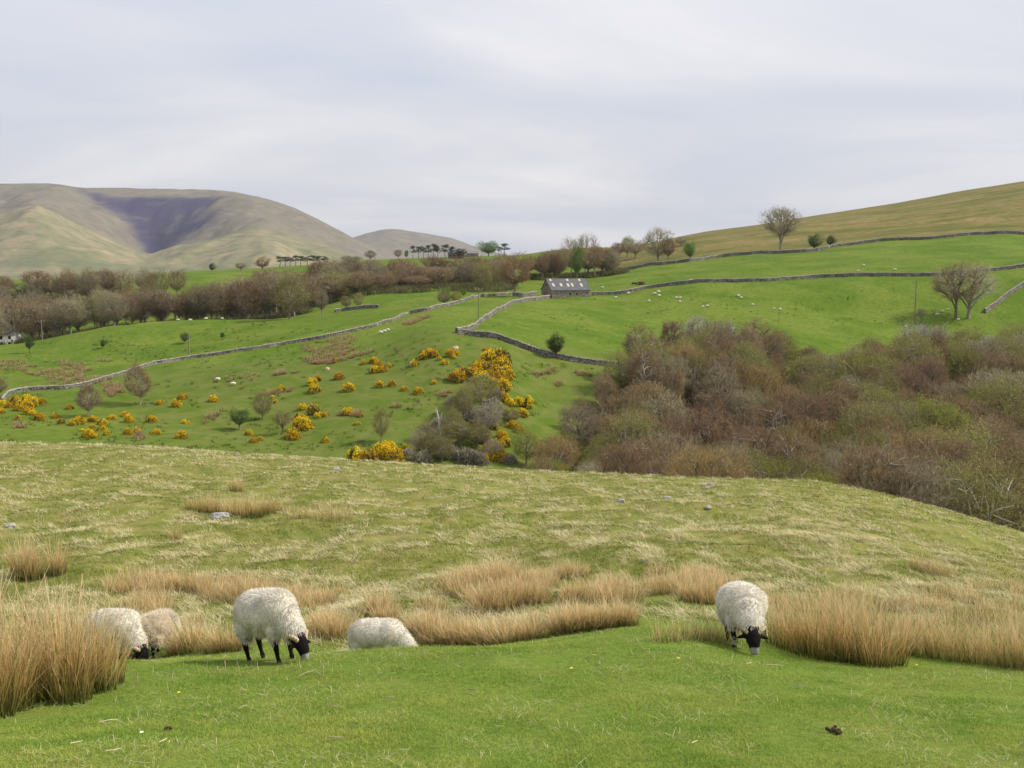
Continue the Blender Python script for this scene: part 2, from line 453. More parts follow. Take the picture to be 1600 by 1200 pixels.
def grass_mat(name, root, mid_, tip, var, soft=0.3):
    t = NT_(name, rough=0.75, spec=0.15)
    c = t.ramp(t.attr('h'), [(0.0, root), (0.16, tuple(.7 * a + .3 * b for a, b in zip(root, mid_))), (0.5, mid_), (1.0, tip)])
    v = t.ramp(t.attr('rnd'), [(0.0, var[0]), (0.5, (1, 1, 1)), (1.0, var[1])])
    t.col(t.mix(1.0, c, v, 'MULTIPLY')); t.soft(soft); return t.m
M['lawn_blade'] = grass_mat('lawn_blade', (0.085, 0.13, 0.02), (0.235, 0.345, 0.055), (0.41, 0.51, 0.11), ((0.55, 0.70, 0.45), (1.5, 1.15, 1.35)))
M['pale_blade'] = grass_mat('pale_blade', (0.28, 0.26, 0.11), (0.66, 0.57, 0.33), (0.88, 0.80, 0.55), ((0.55, 0.58, 0.40), (1.2, 1.2, 1.3)))
M['mid_blade'] = grass_mat('mid_blade', (0.075, 0.11, 0.016), (0.155, 0.205, 0.034), (0.30, 0.31, 0.10), ((0.7, 0.8, 0.6), (1.5, 1.2, 1.2)))
M['rush'] = grass_mat('rush', (0.07, 0.11, 0.02), (0.53, 0.35, 0.14), (0.86, 0.69, 0.44), ((0.42, 0.5, 0.25), (1.25, 1.25, 1.25)))
M['rush_mid'] = grass_mat('rush_mid', (0.16, 0.19, 0.05), (0.58, 0.41, 0.195), (0.86, 0.68, 0.44), ((0.50, 0.62, 0.34), (1.2, 1.2, 1.2)))
M['rush_far'] = grass_mat('rush_far', (0.10, 0.07, 0.035), (0.38, 0.25, 0.14), (0.56, 0.41, 0.25), ((0.6, 0.6, 0.5), (1.2, 1.2, 1.2)))
M['straw'] = grass_mat('straw', (0.45, 0.38, 0.22), (0.62, 0.55, 0.36), (0.72, 0.66, 0.48), ((0.7, 0.65, 0.55), (1.1, 1.1, 1.1)), 0.1)
# stone
t = NT_('dry_stone', rough=0.95)
vo = t.n('ShaderNodeTexVoronoi'); vo.inputs['Scale'].default_value = 3.2
g = t.n('ShaderNodeNewGeometry'); mp2 = t.n('ShaderNodeMapping'); mp2.inputs['Scale'].default_value = (1, 1, 1.9)
t.l(g.outputs['Position'], mp2.inputs[0]); t.l(mp2.outputs[0], vo.inputs['Vector'])
sc_ = t.n('ShaderNodeSeparateColor'); t.l(vo.outputs['Color'], sc_.inputs[0])
c = t.ramp(sc_.outputs[0], [(0.0, (0.12, 0.11, 0.09)), (0.5, (0.25, 0.235, 0.19)), (1.0, (0.45, 0.42, 0.35))])
c = t.mix(t.ramp(vo.outputs['Distance'], [(0.25, (0, 0, 0)), (0.55, (.85, .85, .85))]), c, (0.035, 0.032, 0.03))
c = t.mix(t.ramp(t.noise(0.5, 4), [(0.5, (0, 0, 0)), (0.7, (.5, .5, .5))]), c, (0.34, 0.33, 0.27))
t.col(c); t.bump(vo.outputs['Distance'], 0.8, -0.06); M['drystone'] = t.m
t = NT_('cap_stone', rough=0.95); c = t.ramp(t.noise(2.5, 4), [(0.35, (0.22, 0.21, 0.165)), (0.65, (0.46, 0.43, 0.34))]); t.col(c); M['cap'] = t.m
t = NT_('boulder_stone', rough=0.95); c = t.ramp(t.noise(14, 6, 0.7, obj=True), [(0.35, (0.15, 0.145, 0.14)), (0.5, (0.33, 0.32, 0.31)), (0.66, (0.55, 0.54, 0.52))])
t.col(c); t.bump(t.noise(25, 5, obj=True), 0.6, 0.02); M['boulder'] = t.m
t = NT_('tan_rock', rough=0.95); c = t.ramp(t.noise(1.2, 5, 0.7, obj=True), [(0.35, (0.30, 0.22, 0.13)), (0.6, (0.58, 0.46, 0.30))]); t.col(c); M['tan_rock'] = t.m
t = NT_('barn_stone', rough=0.95)
vo = t.n('ShaderNodeTexVoronoi'); vo.inputs['Scale'].default_value = 2.6
g = t.n('ShaderNodeTexCoord'); mp2 = t.n('ShaderNodeMapping'); mp2.inputs['Scale'].default_value = (1, 1, 1.8)
t.l(g.outputs['Object'], mp2.inputs[0]); t.l(mp2.outputs[0], vo.inputs['Vector'])
sc_ = t.n('ShaderNodeSeparateColor'); t.l(vo.outputs['Color'], sc_.inputs[0])
c = t.ramp(sc_.outputs[0], [(0.0, (0.17, 0.14, 0.11)), (0.5, (0.31, 0.26, 0.21)), (1.0, (0.47, 0.42, 0.34))])
c = t.mix(t.ramp(vo.outputs['Distance'], [(0.3, (0, 0, 0)), (0.6, (.6, .6, .6))]), c, (0.10, 0.085, 0.07))
t.col(c); M['barn_stone'] = t.m
t = NT_('slate', rough=0.7)
br = t.n('ShaderNodeTexBrick'); br.inputs['Scale'].default_value = 1.6; br.inputs['Mortar Size'].default_value = 0.03
br.inputs['Color1'].default_value = (0.105, 0.105, 0.125, 1); br.inputs['Color2'].default_value = (0.15, 0.15, 0.175, 1); br.inputs['Mortar'].default_value = (0.05, 0.05, 0.055, 1)
g = t.n('ShaderNodeTexCoord'); t.l(g.outputs['Object'], br.inputs['Vector'])
c = t.mix(t.ramp(t.noise(0.8, 5, obj=True), [(0.45, (0, 0, 0)), (0.7, (.5, .5, .5))]), br.outputs[0], (0.22, 0.21, 0.18))
t.col(c); M['slate'] = t.m
def plain(name, c, rough=0.8, c2=None, sc=4.0):
    t = NT_(name, rough=rough)
    if c2 is None: c2 = tuple(min(1, x * 1.3) for x in c)
    t.col(t.ramp(t.noise(sc, 4, obj=True), [(0.35, c), (0.65, c2)])); return t.m
M['skylight'] = plain('skylight_sheet', (0.42, 0.40, 0.30), 0.4)
M['opening'] = plain('dark_opening', (0.012, 0.011, 0.010), 0.9)
M['timber'] = plain('weathered_timber', (0.15, 0.12, 0.09))
M['pole'] = plain('pole_timber', (0.20, 0.17, 0.13))
M['ceramic'] = plain('insulator_ceramic', (0.45, 0.44, 0.42), 0.4)
M['render_w'] = plain('white_render', (0.62, 0.60, 0.56))
M['grey_roof'] = plain('grey_roof', (0.16, 0.16, 0.18))
M['dark_metal'] = plain('dark_metal', (0.03, 0.028, 0.025), 0.6)
M['hay'] = plain('hay', (0.36, 0.27, 0.13))
M['red_paint'] = plain('red_paint', (0.42, 0.05, 0.035), 0.5)
M['dung'] = plain('dung', (0.05, 0.035, 0.02), 0.9, sc=20)
M['horn'] = plain('horn', (0.36, 0.26, 0.16), 0.55, (0.62, 0.50, 0.36), 30)
M['petal'] = plain('petal_yellow', (0.80, 0.62, 0.01), 0.7)
M['stem'] = plain('stem_green', (0.08, 0.14, 0.03))
M['flower_w'] = plain('petal_white', (0.75, 0.75, 0.72))

# ------------------------------------------------------------------ ground sheet
ncol = 560
uu = np.concatenate([np.linspace(-0.95, -0.56, 40)[:-1], np.linspace(-0.56, 0.56, ncol), np.linspace(0.56, 0.95, 40)[1:]])
ys = np.concatenate([np.linspace(-25, 3, 22)[:-1], np.exp(np.linspace(math.log(3), math.log(1450), 660))])
Yg, Ug = np.meshgrid(ys, uu, indexing='ij')
Xg = Ug * (np.maximum(Yg, 0) + 5.0)
# extra width close to the camera
Xg = Xg + np.sign(Ug) * np.maximum(np.abs(Ug) - 0.5, 0) * 30 * (1 - sstep(0, 40, Yg))
Zg = gz(Xg, Yg)
PX, PY = project(Xg, np.maximum(Yg, 3), Zg)
def line_y(pts, px):
    """distance of a boundary drawn by ground points"""
    a = sorted(pts); return np.interp(px, [p[0] for p in a], [p[1] for p in a])
m_hill = sstep(12.2, 16.5, Yg + 1.6 * fbm(Xg / 1.6, Yg / 1.6, 3) - 2.0 * np.exp(-((PX - 1010) / 60) ** 2) * (Yg < 17))
m_past = sstep(95, 120, Yg)
m_rough = sstep(115, 140, Yg) * (1 - sstep(205, 235, Yg + 10 * fbm(Xg / 15, Yg / 15, 2))) * (1 - 0.65 * sstep(300, 120, PX))
W5 = [(940, 429), (975, 422), (1025, 414), (1075, 409), (1125, 402), (1200, 396), (1262, 394), (1312, 385), (1375, 377), (1450, 374), (1525, 367), (1600, 367), (1700, 362), (1850, 352)]
w5 = hits([p[0] for p in W5], [p[1] for p in W5], 330, 640)
m_moor = sstep(-1, 3, Yg - np.interp(Xg, w5[0], w5[1], left=640, right=w5[1][-1])) * np.where(Yg < 560, sstep(905, 925, PX), sstep(790, 830, PX))
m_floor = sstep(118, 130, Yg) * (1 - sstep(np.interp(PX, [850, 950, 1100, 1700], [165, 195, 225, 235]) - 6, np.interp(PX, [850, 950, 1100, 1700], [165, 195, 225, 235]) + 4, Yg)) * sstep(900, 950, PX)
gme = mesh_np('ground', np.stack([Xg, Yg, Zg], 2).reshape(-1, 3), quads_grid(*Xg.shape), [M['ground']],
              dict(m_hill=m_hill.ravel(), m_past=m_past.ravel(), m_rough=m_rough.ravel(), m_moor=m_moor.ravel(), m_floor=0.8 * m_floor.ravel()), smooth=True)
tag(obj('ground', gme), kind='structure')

# ------------------------------------------------------------------ the fells
FELL = [
 (1440, [(-700,470),(1900,462)]),
 (2300, [(-700,436),(0,434),(200,433),(400,430),(600,428),(800,432),(1900,445)]),
 (3000, [(-700,385),(-300,372),(-100,355),(0,343),(57,331),(90,345),(140,374),(190,396),(225,405),(250,402),(290,388),(330,378),(370,373),(410,370),(450,380),(500,394),(560,408),(700,428),(1000,436),(1900,445)]),
 (3350, [(-700,370),(-300,352),(-100,346),(0,336),(57,321),(82,328),(107,341),(140,359),(175,379),(212,396),(235,398),(275,383),(312,374),(350,369),(400,358),(450,366),(500,383),(540,399),(600,412),(700,428),(1000,436),(1900,445)]),
 (3750, [(-700,362),(-300,340),(0,333),(57,318),(107,330),(140,350),(187,376),(220,397),(240,402),(275,390),(330,372),(370,352),(410,343),(450,357),(500,378),(540,398),(600,412),(700,428),(1900,445)]),
 (4150, [(-700,340),(-300,320),(0,310),(50,302),(90,306),(130,322),(170,345),(200,372),(235,394),(270,375),(310,352),(345,333),(380,325),(430,337),(480,357),(520,380),(560,392),(600,408),(700,428),(1900,445)]),
 (4700, [(-700,310),(-300,298),(0,292),(80,289),(130,296),(150,304),(200,312),(260,314),(320,312),(350,303),(380,304),(420,313),(450,323),(500,345),(550,371),(575,385),(600,400),(700,425),(1900,445)]),
 (5000, [(-700,300),(-300,294),(-100,289),(0,287),(80,287),(100,290),(130,292.5),(200,294),(330,297),(370,300),(400,307),(450,321.5),(500,344.5),(550,370.5),(575,385),(600,400),(700,425),(1900,445)]),
 (5900, [(-700,330),(0,325),(400,345),(550,395),(700,425),(1900,445)]),
 (7300, [(-700,420),(0,420),(400,410),(540,375),(575,364),(613,357.5),(640,361),(700,371),(745,386),(800,400),(900,415),(1900,445)]),
 (9500, [(-700,445),(1900,445)]),
]
US2 = np.linspace(-0.95, 0.45, 620)
YS2 = np.linspace(1440, 9500, 330)
KV2 = []
for Y, pts in FELL:
    xs = [p[0] for p in pts]; yy = [p[1] for p in pts]
    KV2.append(ray(0, pchip(xs, yy, 800 + F * US2 * 1.012))[1])
KV2 = np.array(KV2); KY2 = [l[0] for l in FELL]
VV = np.array([pchip(KY2, KV2[:, i], YS2) for i in range(len(US2))]).T
Y2, U2 = np.meshgrid(YS2, US2, indexing='ij'); X2 = U2 * Y2
rz_ = VV * Y2
amp = sstep(1500, 2600, Y2) * (1 - 0.8 * sstep(4600, 4900, Y2))
Z2 = rz_ + amp * (34 * (0.5 - np.abs(fbm(X2 / 260, Y2 / 700, 4))) - 13) + (11 - 6 * sstep(4500, 4750, Y2)) * fbm(X2 / 110, Y2 / 140, 4) + 12 * (1 - sstep(4500, 4750, Y2)) * (0.4 - np.abs(fbm(X2 / 95 + 3, Y2 / 520, 3))) * sstep(1500, 2600, Y2)
P2 = 800 + F * U2 * 1.012
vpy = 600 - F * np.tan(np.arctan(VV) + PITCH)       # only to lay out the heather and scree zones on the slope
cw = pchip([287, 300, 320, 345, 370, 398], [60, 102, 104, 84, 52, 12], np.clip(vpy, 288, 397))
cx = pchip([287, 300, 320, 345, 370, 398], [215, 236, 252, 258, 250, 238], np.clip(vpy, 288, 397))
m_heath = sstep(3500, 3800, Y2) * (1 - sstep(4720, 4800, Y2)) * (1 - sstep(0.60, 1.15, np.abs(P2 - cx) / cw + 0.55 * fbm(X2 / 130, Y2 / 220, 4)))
m_top = np.clip(sstep(3380, 3700, Y2) + sstep(420, 520, P2) * sstep(3300, 3500, Y2), 0, 1) * 0.9
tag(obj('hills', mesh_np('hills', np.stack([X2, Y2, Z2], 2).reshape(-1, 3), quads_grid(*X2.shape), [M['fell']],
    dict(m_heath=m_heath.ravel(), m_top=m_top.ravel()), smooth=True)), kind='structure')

# ------------------------------------------------------------------ plants: builders
def tree_meshes(name, seed, H=10.0, W=9.0, fork=(0.10, 0.34), nlimb=7, nbr=64, ntw=1700, nfine=5200, tw=0.032, low=0.20, lump=0.30, point=0.0,
                leaf=0, leafs=0.10, mat='twig_brown', bark='bark', droop=0.0, trunk_r=0.30, lean=0.0, sweep=0.55):
    """open crown: limbs rise from a low fork and fan out to a lumpy dome, each order of twigs starting on the one before it"""
    rng = np.random.RandomState(seed)
    R_ = W / 2; zl = H * low; cz = zl + (H - zl) * 0.42; up_ = H - cz; dn_ = cz - zl
    lobes = rng.normal(size=(9, 3)); lobes[:, 2] = np.abs(lobes[:, 2]) * 0.8; lobes /= np.linalg.norm(lobes, axis=1, keepdims=True)
    la = rng.uniform(0.3, 1.0, 9)
    def env(v):
        d = np.clip((v[:, None, :] * lobes[None]).sum(2), 0, 1) ** 9
        return 1 - lump * 0.75 + lump * 1.3 * np.clip((d * la[None]).sum(1), 0, 1.1)
    def pts(n, r0, r1, bias=0.3):
        v = rng.normal(size=(n, 3)); v[:, 2] += bias; v /= np.linalg.norm(v, axis=1, keepdims=True)
        r = rng.uniform(r0 ** 2, r1 ** 2, n) ** 0.5 * env(v)
        P = v * r[:, None]
        tap = 1 - point * np.clip(P[:, 2], 0, 1)
        P[:, 0] *= R_ * tap; P[:, 1] *= R_ * tap
        z = P[:, 2]; P[:, 2] = cz + np.where(z > 0, z * up_, z * dn_); P[:, 0] += lean * (P[:, 2] - zl)
        return P
    def path(S, E, n, bow):
        """curved run from S up and then out to E"""
        t = np.linspace(0, 1, n + 1)[None, :, None]
        mid = S * 0.45 + E * 0.55; mid[:, 2] = S[:, 2] * (0.5 - bow * 0.25) + E[:, 2] * (0.5 + bow * 0.25); mid[:, :2] = S[:, :2] * (0.5 + bow * .3) + E[:, :2] * (0.5 - bow * .3)
        mid += rng.normal(0, 0.05, mid.shape) * np.linalg.norm(E - S, axis=1, keepdims=True)
        return (1 - t) ** 2 * S[:, None] + 2 * t * (1 - t) * mid[:, None] + t * t * E[:, None]
    def start_on(paths, E, tmin, k=1):
        A = paths[:, int(tmin * (paths.shape[1] - 1)):, :].reshape(-1, 3)
        D = ((E[:, None, :] - A[None] - np.array([0, 0, 0.9])) ** 2).sum(2)
        kk = np.argsort(D, axis=1)[:, :3]; pick = kk[np.arange(len(E)), rng.randint(0, 3, len(E))]
        return A[pick]
    trunk = path(np.array([[0, 0, -0.4]]), np.array([[lean * H * .5 + rng.normal(0, .2), rng.normal(0, .2), H * rng.uniform(.5, .62)]]), 7, 0.0)
    E1 = pts(nlimb, 0.50, 0.72, 0.5); h1 = rng.uniform(*fork, nlimb) * H
    S1 = np.stack([np.interp(h1, trunk[0, :, 2], trunk[0, :, k]) for k in range(3)], 1)
    L1 = path(S1, E1, 6, sweep); allL = np.concatenate([L1, trunk[:, 1:]])
    E2 = pts(nbr, 0.62, 0.90, 0.25); L2 = path(start_on(allL, E2, 0.3), E2, 4, sweep)
    E3 = pts(ntw, 0.60, 1.0, 0.2); L3 = path(start_on(L2, E3, 0.2), E3, 3, sweep * .6)
    segP0, segP1, r0, r1 = [], [], [], []
    for L, ra, rb in ((trunk, trunk_r, trunk_r * .35), (L1, trunk_r * .5, trunk_r * .20), (L2, trunk_r * .25, trunk_r * .10)):
        n = L.shape[1] - 1; rr = np.linspace(ra, rb, n + 1)
        for k in range(n):
            segP0.append(L[:, k]); segP1.append(L[:, k + 1]); r0.append(np.full(len(L), rr[k])); r1.append(np.full(len(L), rr[k + 1]))
    P0, P1, R0, R1 = map(np.concatenate, (segP0, segP1, r0, r1))
    A, B, Wd = [], [], []
    for k in range(3):
        A.append(L3[:, k]); B.append(L3[:, k + 1] + (L3[:, k + 1] - L3[:, k]) * .15); Wd.append(np.full(ntw, tw * (1.0, .8, .55)[k]))
    q = rng.randint(0, ntw, nfine); t = rng.uniform(.25, 1, nfine)[:, None]; st = L3[q, 1] * (1 - t) + L3[q, 3] * t
    d = (L3[q, 3] - L3[q, 1]); d /= np.linalg.norm(d, axis=1, keepdims=True) + 1e-6; d = d + rng.normal(0, .5, d.shape); d[:, 2] += .25 - droop; d /= np.linalg.norm(d, axis=1, keepdims=True)
    en = st + d * rng.uniform(.25, .85, (nfine, 1)) * (H / 10); A.append(st); B.append(en); Wd.append(np.full(nfine, tw * .55))
    A, B, Wd = map(np.concatenate, (A, B, Wd))
    parts = [slivers(A, B, Wd, rng)]
    if leaf:
        LP = np.repeat(en, leaf, 0) + rng.normal(0, .2, (nfine * leaf, 3)); parts.append(flakes(LP, rng.uniform(.5, 1.2, len(LP)) * leafs, rng))
    V, Fq = join(parts); rnd = rng.rand(len(V) // 4).repeat(4)
    top = np.percentile(V[:, 2], 99.5); wid = 2 * np.percentile(np.hypot(V[:, 0] - lean * H * .4, V[:, 1]), 97); sc = np.array([1 / wid, 1 / wid, 1 / top])
    tV, tF = tubes(P0 * sc, P1 * sc, R0 / wid, R1 / wid, 5)
    return mesh_np(name + '_trunk', tV, tF, [M[bark]], smooth=True), mesh_np(name + '_crown', V * sc, Fq, [M[mat]], dict(rnd=rnd))

class Kind:
    def __init__(s, name, tm, cm): s.name, s.tm, s.cm, s.root = name, tm, cm, None
    def put(s, x, y, z, w, h, rz, mat=None, bark=None):
        if s.root is None:
            r = thing(s.name, (x, y, z), rz, (w, w, h)); obj('trunk', s.tm, r); obj('crown', s.cm, r); s.root = r
            for ch, mm in ((r.children[0], bark), (r.children[1], mat)):
                if mm: ch.material_slots[0].link = 'OBJECT'; ch.material_slots[0].material = M[mm]
            return r
        r = clone(s.root, (x, y, z), rz, (w, w, h))
        for ch in r.children:
            base = ch.name.split('.')[0]; mm = mat if base == 'crown' else bark
            default = (s.cm if base == 'crown' else s.tm).materials[0]
            ch.material_slots[0].link = 'OBJECT'; ch.material_slots[0].material = M[mm] if mm else default
        return r

dec = [Kind('bare_tree', *tree_meshes('bare_tree', 11 + i, lump=.34 + .06 * (i % 3), low=.07 + .05 * (i % 3))) for i in range(6)]
tall = [Kind('bare_tree', *tree_meshes('bare_tree_tall', 21 + i, H=12, W=7, low=.30, fork=(.12, .5), nlimb=8, sweep=.8, ntw=1500, nfine=4200)) for i in range(3)]
thin = [Kind('bare_tree', *tree_meshes('bare_tree_open', 31 + i, low=.22, lump=.26, ntw=1100, nfine=3200, tw=.024, trunk_r=.26, nlimb=8)) for i in range(3)]
bud = [Kind('budding_tree', *tree_meshes('budding_tree', 51 + i, ntw=1400, nfine=3200, leaf=2, leafs=.085, mat='twig_olive', low=.05)) for i in range(4)]
birch = [Kind('birch_tree', *tree_meshes('birch_tree', 71 + i, H=10, W=6, ntw=1500, nfine=4200, mat='twig_red', bark='bark_pale', fork=(.12, .55), nlimb=12, low=.10, lump=.22, point=.45, droop=.3, trunk_r=.15)) for i in range(2)]
green = [Kind('leafy_tree', *tree_meshes('leafy_tree', 91 + i, ntw=1200, nfine=2600, leaf=3, leafs=.13, mat='leaf_green', low=.06, lump=.55)) for i in range(3)]
haw = [Kind('hawthorn_tree', *tree_meshes('hawthorn_tree', 101 + i, H=7, W=6, ntw=900, nfine=2000, leaf=3, leafs=.11, mat='leaf_dark', low=.08, lump=.62, lean=-.16)) for i in range(3)]
def pine_meshes(seed, dense=False):
    rng = np.random.RandomState(seed)
    P0, P1, R0, R1 = [], [], [], []
    p = np.array([0, 0, -0.3]); 
    for i in range(6):
        q = p + np.array([rng.normal(0, .12), rng.normal(0, .12), 1.5]); P0.append(p); P1.append(q); R0.append(.22 - .03 * i); R1.append(.19 - .03 * i); p = q
    top = p; cl = []
    for i in range(16 if not dense else 30):
        hgt = rng.uniform(0.50 if not dense else 0.12, 1.0)
        b = np.array([0, 0, hgt * top[2]]) + top * np.array([hgt, hgt, 0])
        a = rng.uniform(0, 6.28); rr = (1.9 * math.sqrt(max(0.05, 1.05 - hgt)) + 0.5) * rng.uniform(.5, 1.15)
        e = b + np.array([math.cos(a) * rr, math.sin(a) * rr, rng.uniform(.1, .8)])
        P0.append(b); P1.append(e); R0.append(.07); R1.append(.03); cl.append(e)
    cl = np.array(cl); n = 170
    c = np.repeat(cl, n, 0) + rng.normal(0, 1, (len(cl) * n, 3)) * np.array([.55, .55, .28])
    d = rng.normal(0, 1, c.shape); d[:, 2] = np.abs(d[:, 2]); d /= np.linalg.norm(d, axis=1, keepdims=True)
    V, Fq = slivers(c, c + d * 0.38, np.full(len(c), .05), rng)
    top_ = V[:, 2].max(); wid = 2 * np.percentile(np.hypot(V[:, 0], V[:, 1]), 97); sc = np.array([1 / wid, 1 / wid, 1 / top_])
    tV, tF = tubes(np.array(P0) * sc, np.array(P1) * sc, np.array(R0) / wid, np.array(R1) / wid, 6)
    return (mesh_np('pine_trunk', tV, tF, [M['bark_pine']], smooth=True),
            mesh_np('pine_crown', V * sc, Fq, [M['needle']], dict(rnd=np.repeat(rng.rand(len(c)), 4))))
pine = [Kind('pine_tree', *pine_meshes(5 + i)) for i in range(3)]
spruce = Kind('spruce_tree', *pine_meshes(15, True))
KINDS = dict(dec=dec, tall=tall, thin=thin, bud=bud, birch=birch, green=green, haw=haw, pine=pine, spruce=[spruce])
RG = random.Random(3)

def plant_at(kind, px, Y, top_py, w_px, mat=None, bark=None, i=None):
    """a tree standing at distance Y in the direction of column px, as tall and as wide as it looks"""
    u = (px - 800) / F * (CP + 0.1 * SP); x = u * Y; z = g1(x, Y)
    ppx, ppy = project(x, Y, z)
    u2 = ((px - 800) / F) * (CP + (600 - ppy) / F * SP); x = u2 * Y; z = g1(x, Y); ppx, ppy = project(x, Y, z)
    s = Y * 1.0 / F
    h = max(1.0, (ppy - top_py) * s); w = w_px * s
    K = KINDS[kind]; k = K[i % len(K)] if i is not None else RG.choice(K)
    return k.put(x, Y, z - 0.05, w, h, RG.uniform(0, 6.28), mat, bark)
def plant_px(kind, px, base, top, w_px, mat=None, bark=None, y0=100, i=None):
    x, y, z = hit(px, base, y0)
    s = y / F; K = KINDS[kind]; k = K[i % len(K)] if i is not None else RG.choice(K)
    return k.put(x, y, z - 0.05, w_px * s, max(0.8, (base - top) * s), RG.uniform(0, 6.28), mat, bark)

# ------------------------------------------------------------------ the wood in the ravine (right)
wood = []
rw = random.Random(21)
tries = 0
def y_edge(px): return float(np.interp(px, [850, 900, 950, 1000, 1050, 1100, 1200, 1300, 1400, 1750], [150, 172, 198, 214, 226, 234, 236, 226, 250, 252]))
while len(wood) < 270 and tries < 9000:
    tries += 1
    Y = math.sqrt(rw.uniform(118 ** 2, 240 ** 2)); px = rw.uniform(845, 1720)
    if Y > y_edge(px): continue
    if px < 900 and Y > 150: continue
    x = (px - 800) / F * Y
    if any((x - a) ** 2 + (Y - b) ** 2 < 5.4 ** 2 for a, b, *_ in wood): continue
    wood.append((x, Y, px))
wood.sort(key=lambda t: -t[1])
for i, (x, Y, px) in enumerate(wood):
    z = g1(x, Y)
    edge = Y > y_edge(px) - 9
    Hh = rw.uniform(8.5, 12.5) * (0.86 if edge else 1.0) * (1.25 if px > 1340 else 1)
    if px > 1250 and px < 1330 and edge: Hh *= 0.85
    if px < 960: Hh *= 0.72
    r = rw.random()
    where = 'at the top edge of the ravine wood' if edge else ('in the lower ravine wood behind the crest' if Y < 158 else 'in the middle of the ravine wood')
    if r < 0.44: k, m, lab = ('tall' if r < .24 else 'dec'), 'twig_brown', 'bare brown tree'
    elif r < 0.58: k, m, lab = 'dec', 'twig_grey', 'bare grey tree'
    elif r < 0.62: k, m, lab = 'dec', 'twig_rust', 'bare rusty brown tree'
    elif r < 0.65: k, m, lab = 'birch', 'twig_red', 'purplish bare birch with pale trunk'
    elif r < 0.92: k, m, lab = 'bud', 'twig_olive', 'olive tree coming into leaf'
    else: k, m, lab = 'bud', 'twig_lime', 'yellow green tree coming into leaf'
    K = rw.choice(KINDS[k])
    bark = 'bark_pale' if rw.random() < 0.30 else None
    w = Hh * rw.uniform(0.78, 1.05) * (0.62 if k in ('birch', 'tall') else 1)
    tag(K.put(x, Y, z - 0.1, w, Hh, rw.uniform(0, 6.28), m, bark), f'{lab} {where}', 'tree', f'{lab}s {where}')
# understorey that closes the gaps between trunks
rng = np.random.RandomState(33)
n = 15000
yy = np.sqrt(rng.uniform(118 ** 2, 238 ** 2, n)); pp = rng.uniform(860, 1720, n)
ok = yy < np.interp(pp, [850, 900, 950, 1000, 1050, 1100, 1200, 1300, 1400, 1750], [140, 165, 190, 206, 218, 226, 228, 218, 232, 232]); yy, pp = yy[ok], pp[ok]
xx = (pp - 800) / F * yy; P = np.stack([xx, yy, gz(xx, yy)], 1)
P = np.repeat(P, 9, 0) + rng.normal(0, 0.5, (len(P) * 9, 3)) * np.array([1, 1, 0])
d = rng.normal(0, 0.6, P.shape); d[:, 2] = 1.1; d *= rng.uniform(.6, 2.2, (len(P), 1))
V, Fq = slivers(P, P + d, np.full(len(P), .06), rng)
tag(obj('undergrowth', mesh_np('undergrowth', V, Fq, [twig_mat('undergrowth_twigs', (0.035, 0.035, 0.018), (0.08, 0.07, 0.036), (0.10, 0.115, 0.03))], dict(rnd=np.repeat(rng.rand(len(P)), 4)))),  # twig colours darkened to put deep shade into the gaps between trees
    'dim brown and green undergrowth beneath the ravine wood', 'undergrowth', kind='stuff')

# ------------------------------------------------------------------ belts of trees in the valley (left and centre)
def belt(rows, where, seed):
    r = random.Random(seed); made = []
    for (a, b, Y0, Y1, t0, t1, w0, w1, n, kinds) in rows:
        for k in range(n):
            px = a + (b - a) * (k + r.uniform(-0.35, 1.35)) / n; Y = r.uniform(Y0, Y1)
            top = t0 + (t1 - t0) * (px - a) / (b - a) + r.choice([r.uniform(-7, 4), r.uniform(-2, 13)])
            kd, mt = r.choice(kinds)
            lab = {'twig_brown': 'bare brown tree', 'twig_grey': 'bare grey tree', 'twig_red': 'bare reddish tree', 'twig_rust': 'bare rust brown tree',
                   'twig_olive': 'olive budding tree', 'twig_lime': 'fresh yellow green tree', 'leaf_green': 'green leafy tree', 'leaf_dark': 'dark green tree'}[mt]
            tag(plant_at(kd, px, Y, top - 2, r.uniform(w0, w1) * 1.22, mt), f'{lab} {where}', 'tree', f'{lab}s {where}')
BR = [('dec', 'twig_brown'), ('dec', 'twig_brown'), ('tall', 'twig_brown'), ('dec', 'twig_grey'), ('dec', 'twig_grey')]
BRG = BR + [('bud', 'twig_olive')]
belt([(-40, 132, 322, 345, 476, 456, 40, 54, 9, BR), (-40, 120, 350, 372, 462, 458, 34, 46, 8, BRG)], 'in the dense clump by the white house', 1)
belt([(138, 365, 322, 338, 462, 446, 30, 42, 15, BRG), (150, 360, 345, 372, 457, 445, 28, 38, 10, BRG)], 'in the row behind the green mound', 2)
belt([(-30, 90, 430, 480, 436, 430, 26, 38, 8, BR), (95, 160, 440, 470, 428, 424, 26, 34, 5, BR)], 'in the far clump under the fells', 3)
belt([(110, 290, 440, 470, 424, 424, 22, 32, 9, BRG)], 'in the distant meadow under the fells', 4)
belt([(355, 475, 335, 372, 440, 430, 40, 56, 10, BR), (365, 470, 380, 410, 430, 424, 38, 48, 7, BR)], 'in the wood left of the lone olive tree', 5)
belt([(470, 580, 362, 400, 432, 428, 34, 48, 9, BRG), (560, 770, 378, 420, 428, 414, 30, 42, 16, BRG), (480, 640, 420, 470, 412, 408, 32, 44, 11, BR),
      (640, 790, 430, 480, 410, 402, 30, 42, 11, BR), (590, 800, 400, 432, 420, 410, 30, 42, 12, BR)], 'in the broad wood below the skyline pines', 6)
belt([(820, 970, 428, 450, 402, 392, 28, 38, 9, BRG)], 'in the thicket behind the stone barn', 7)

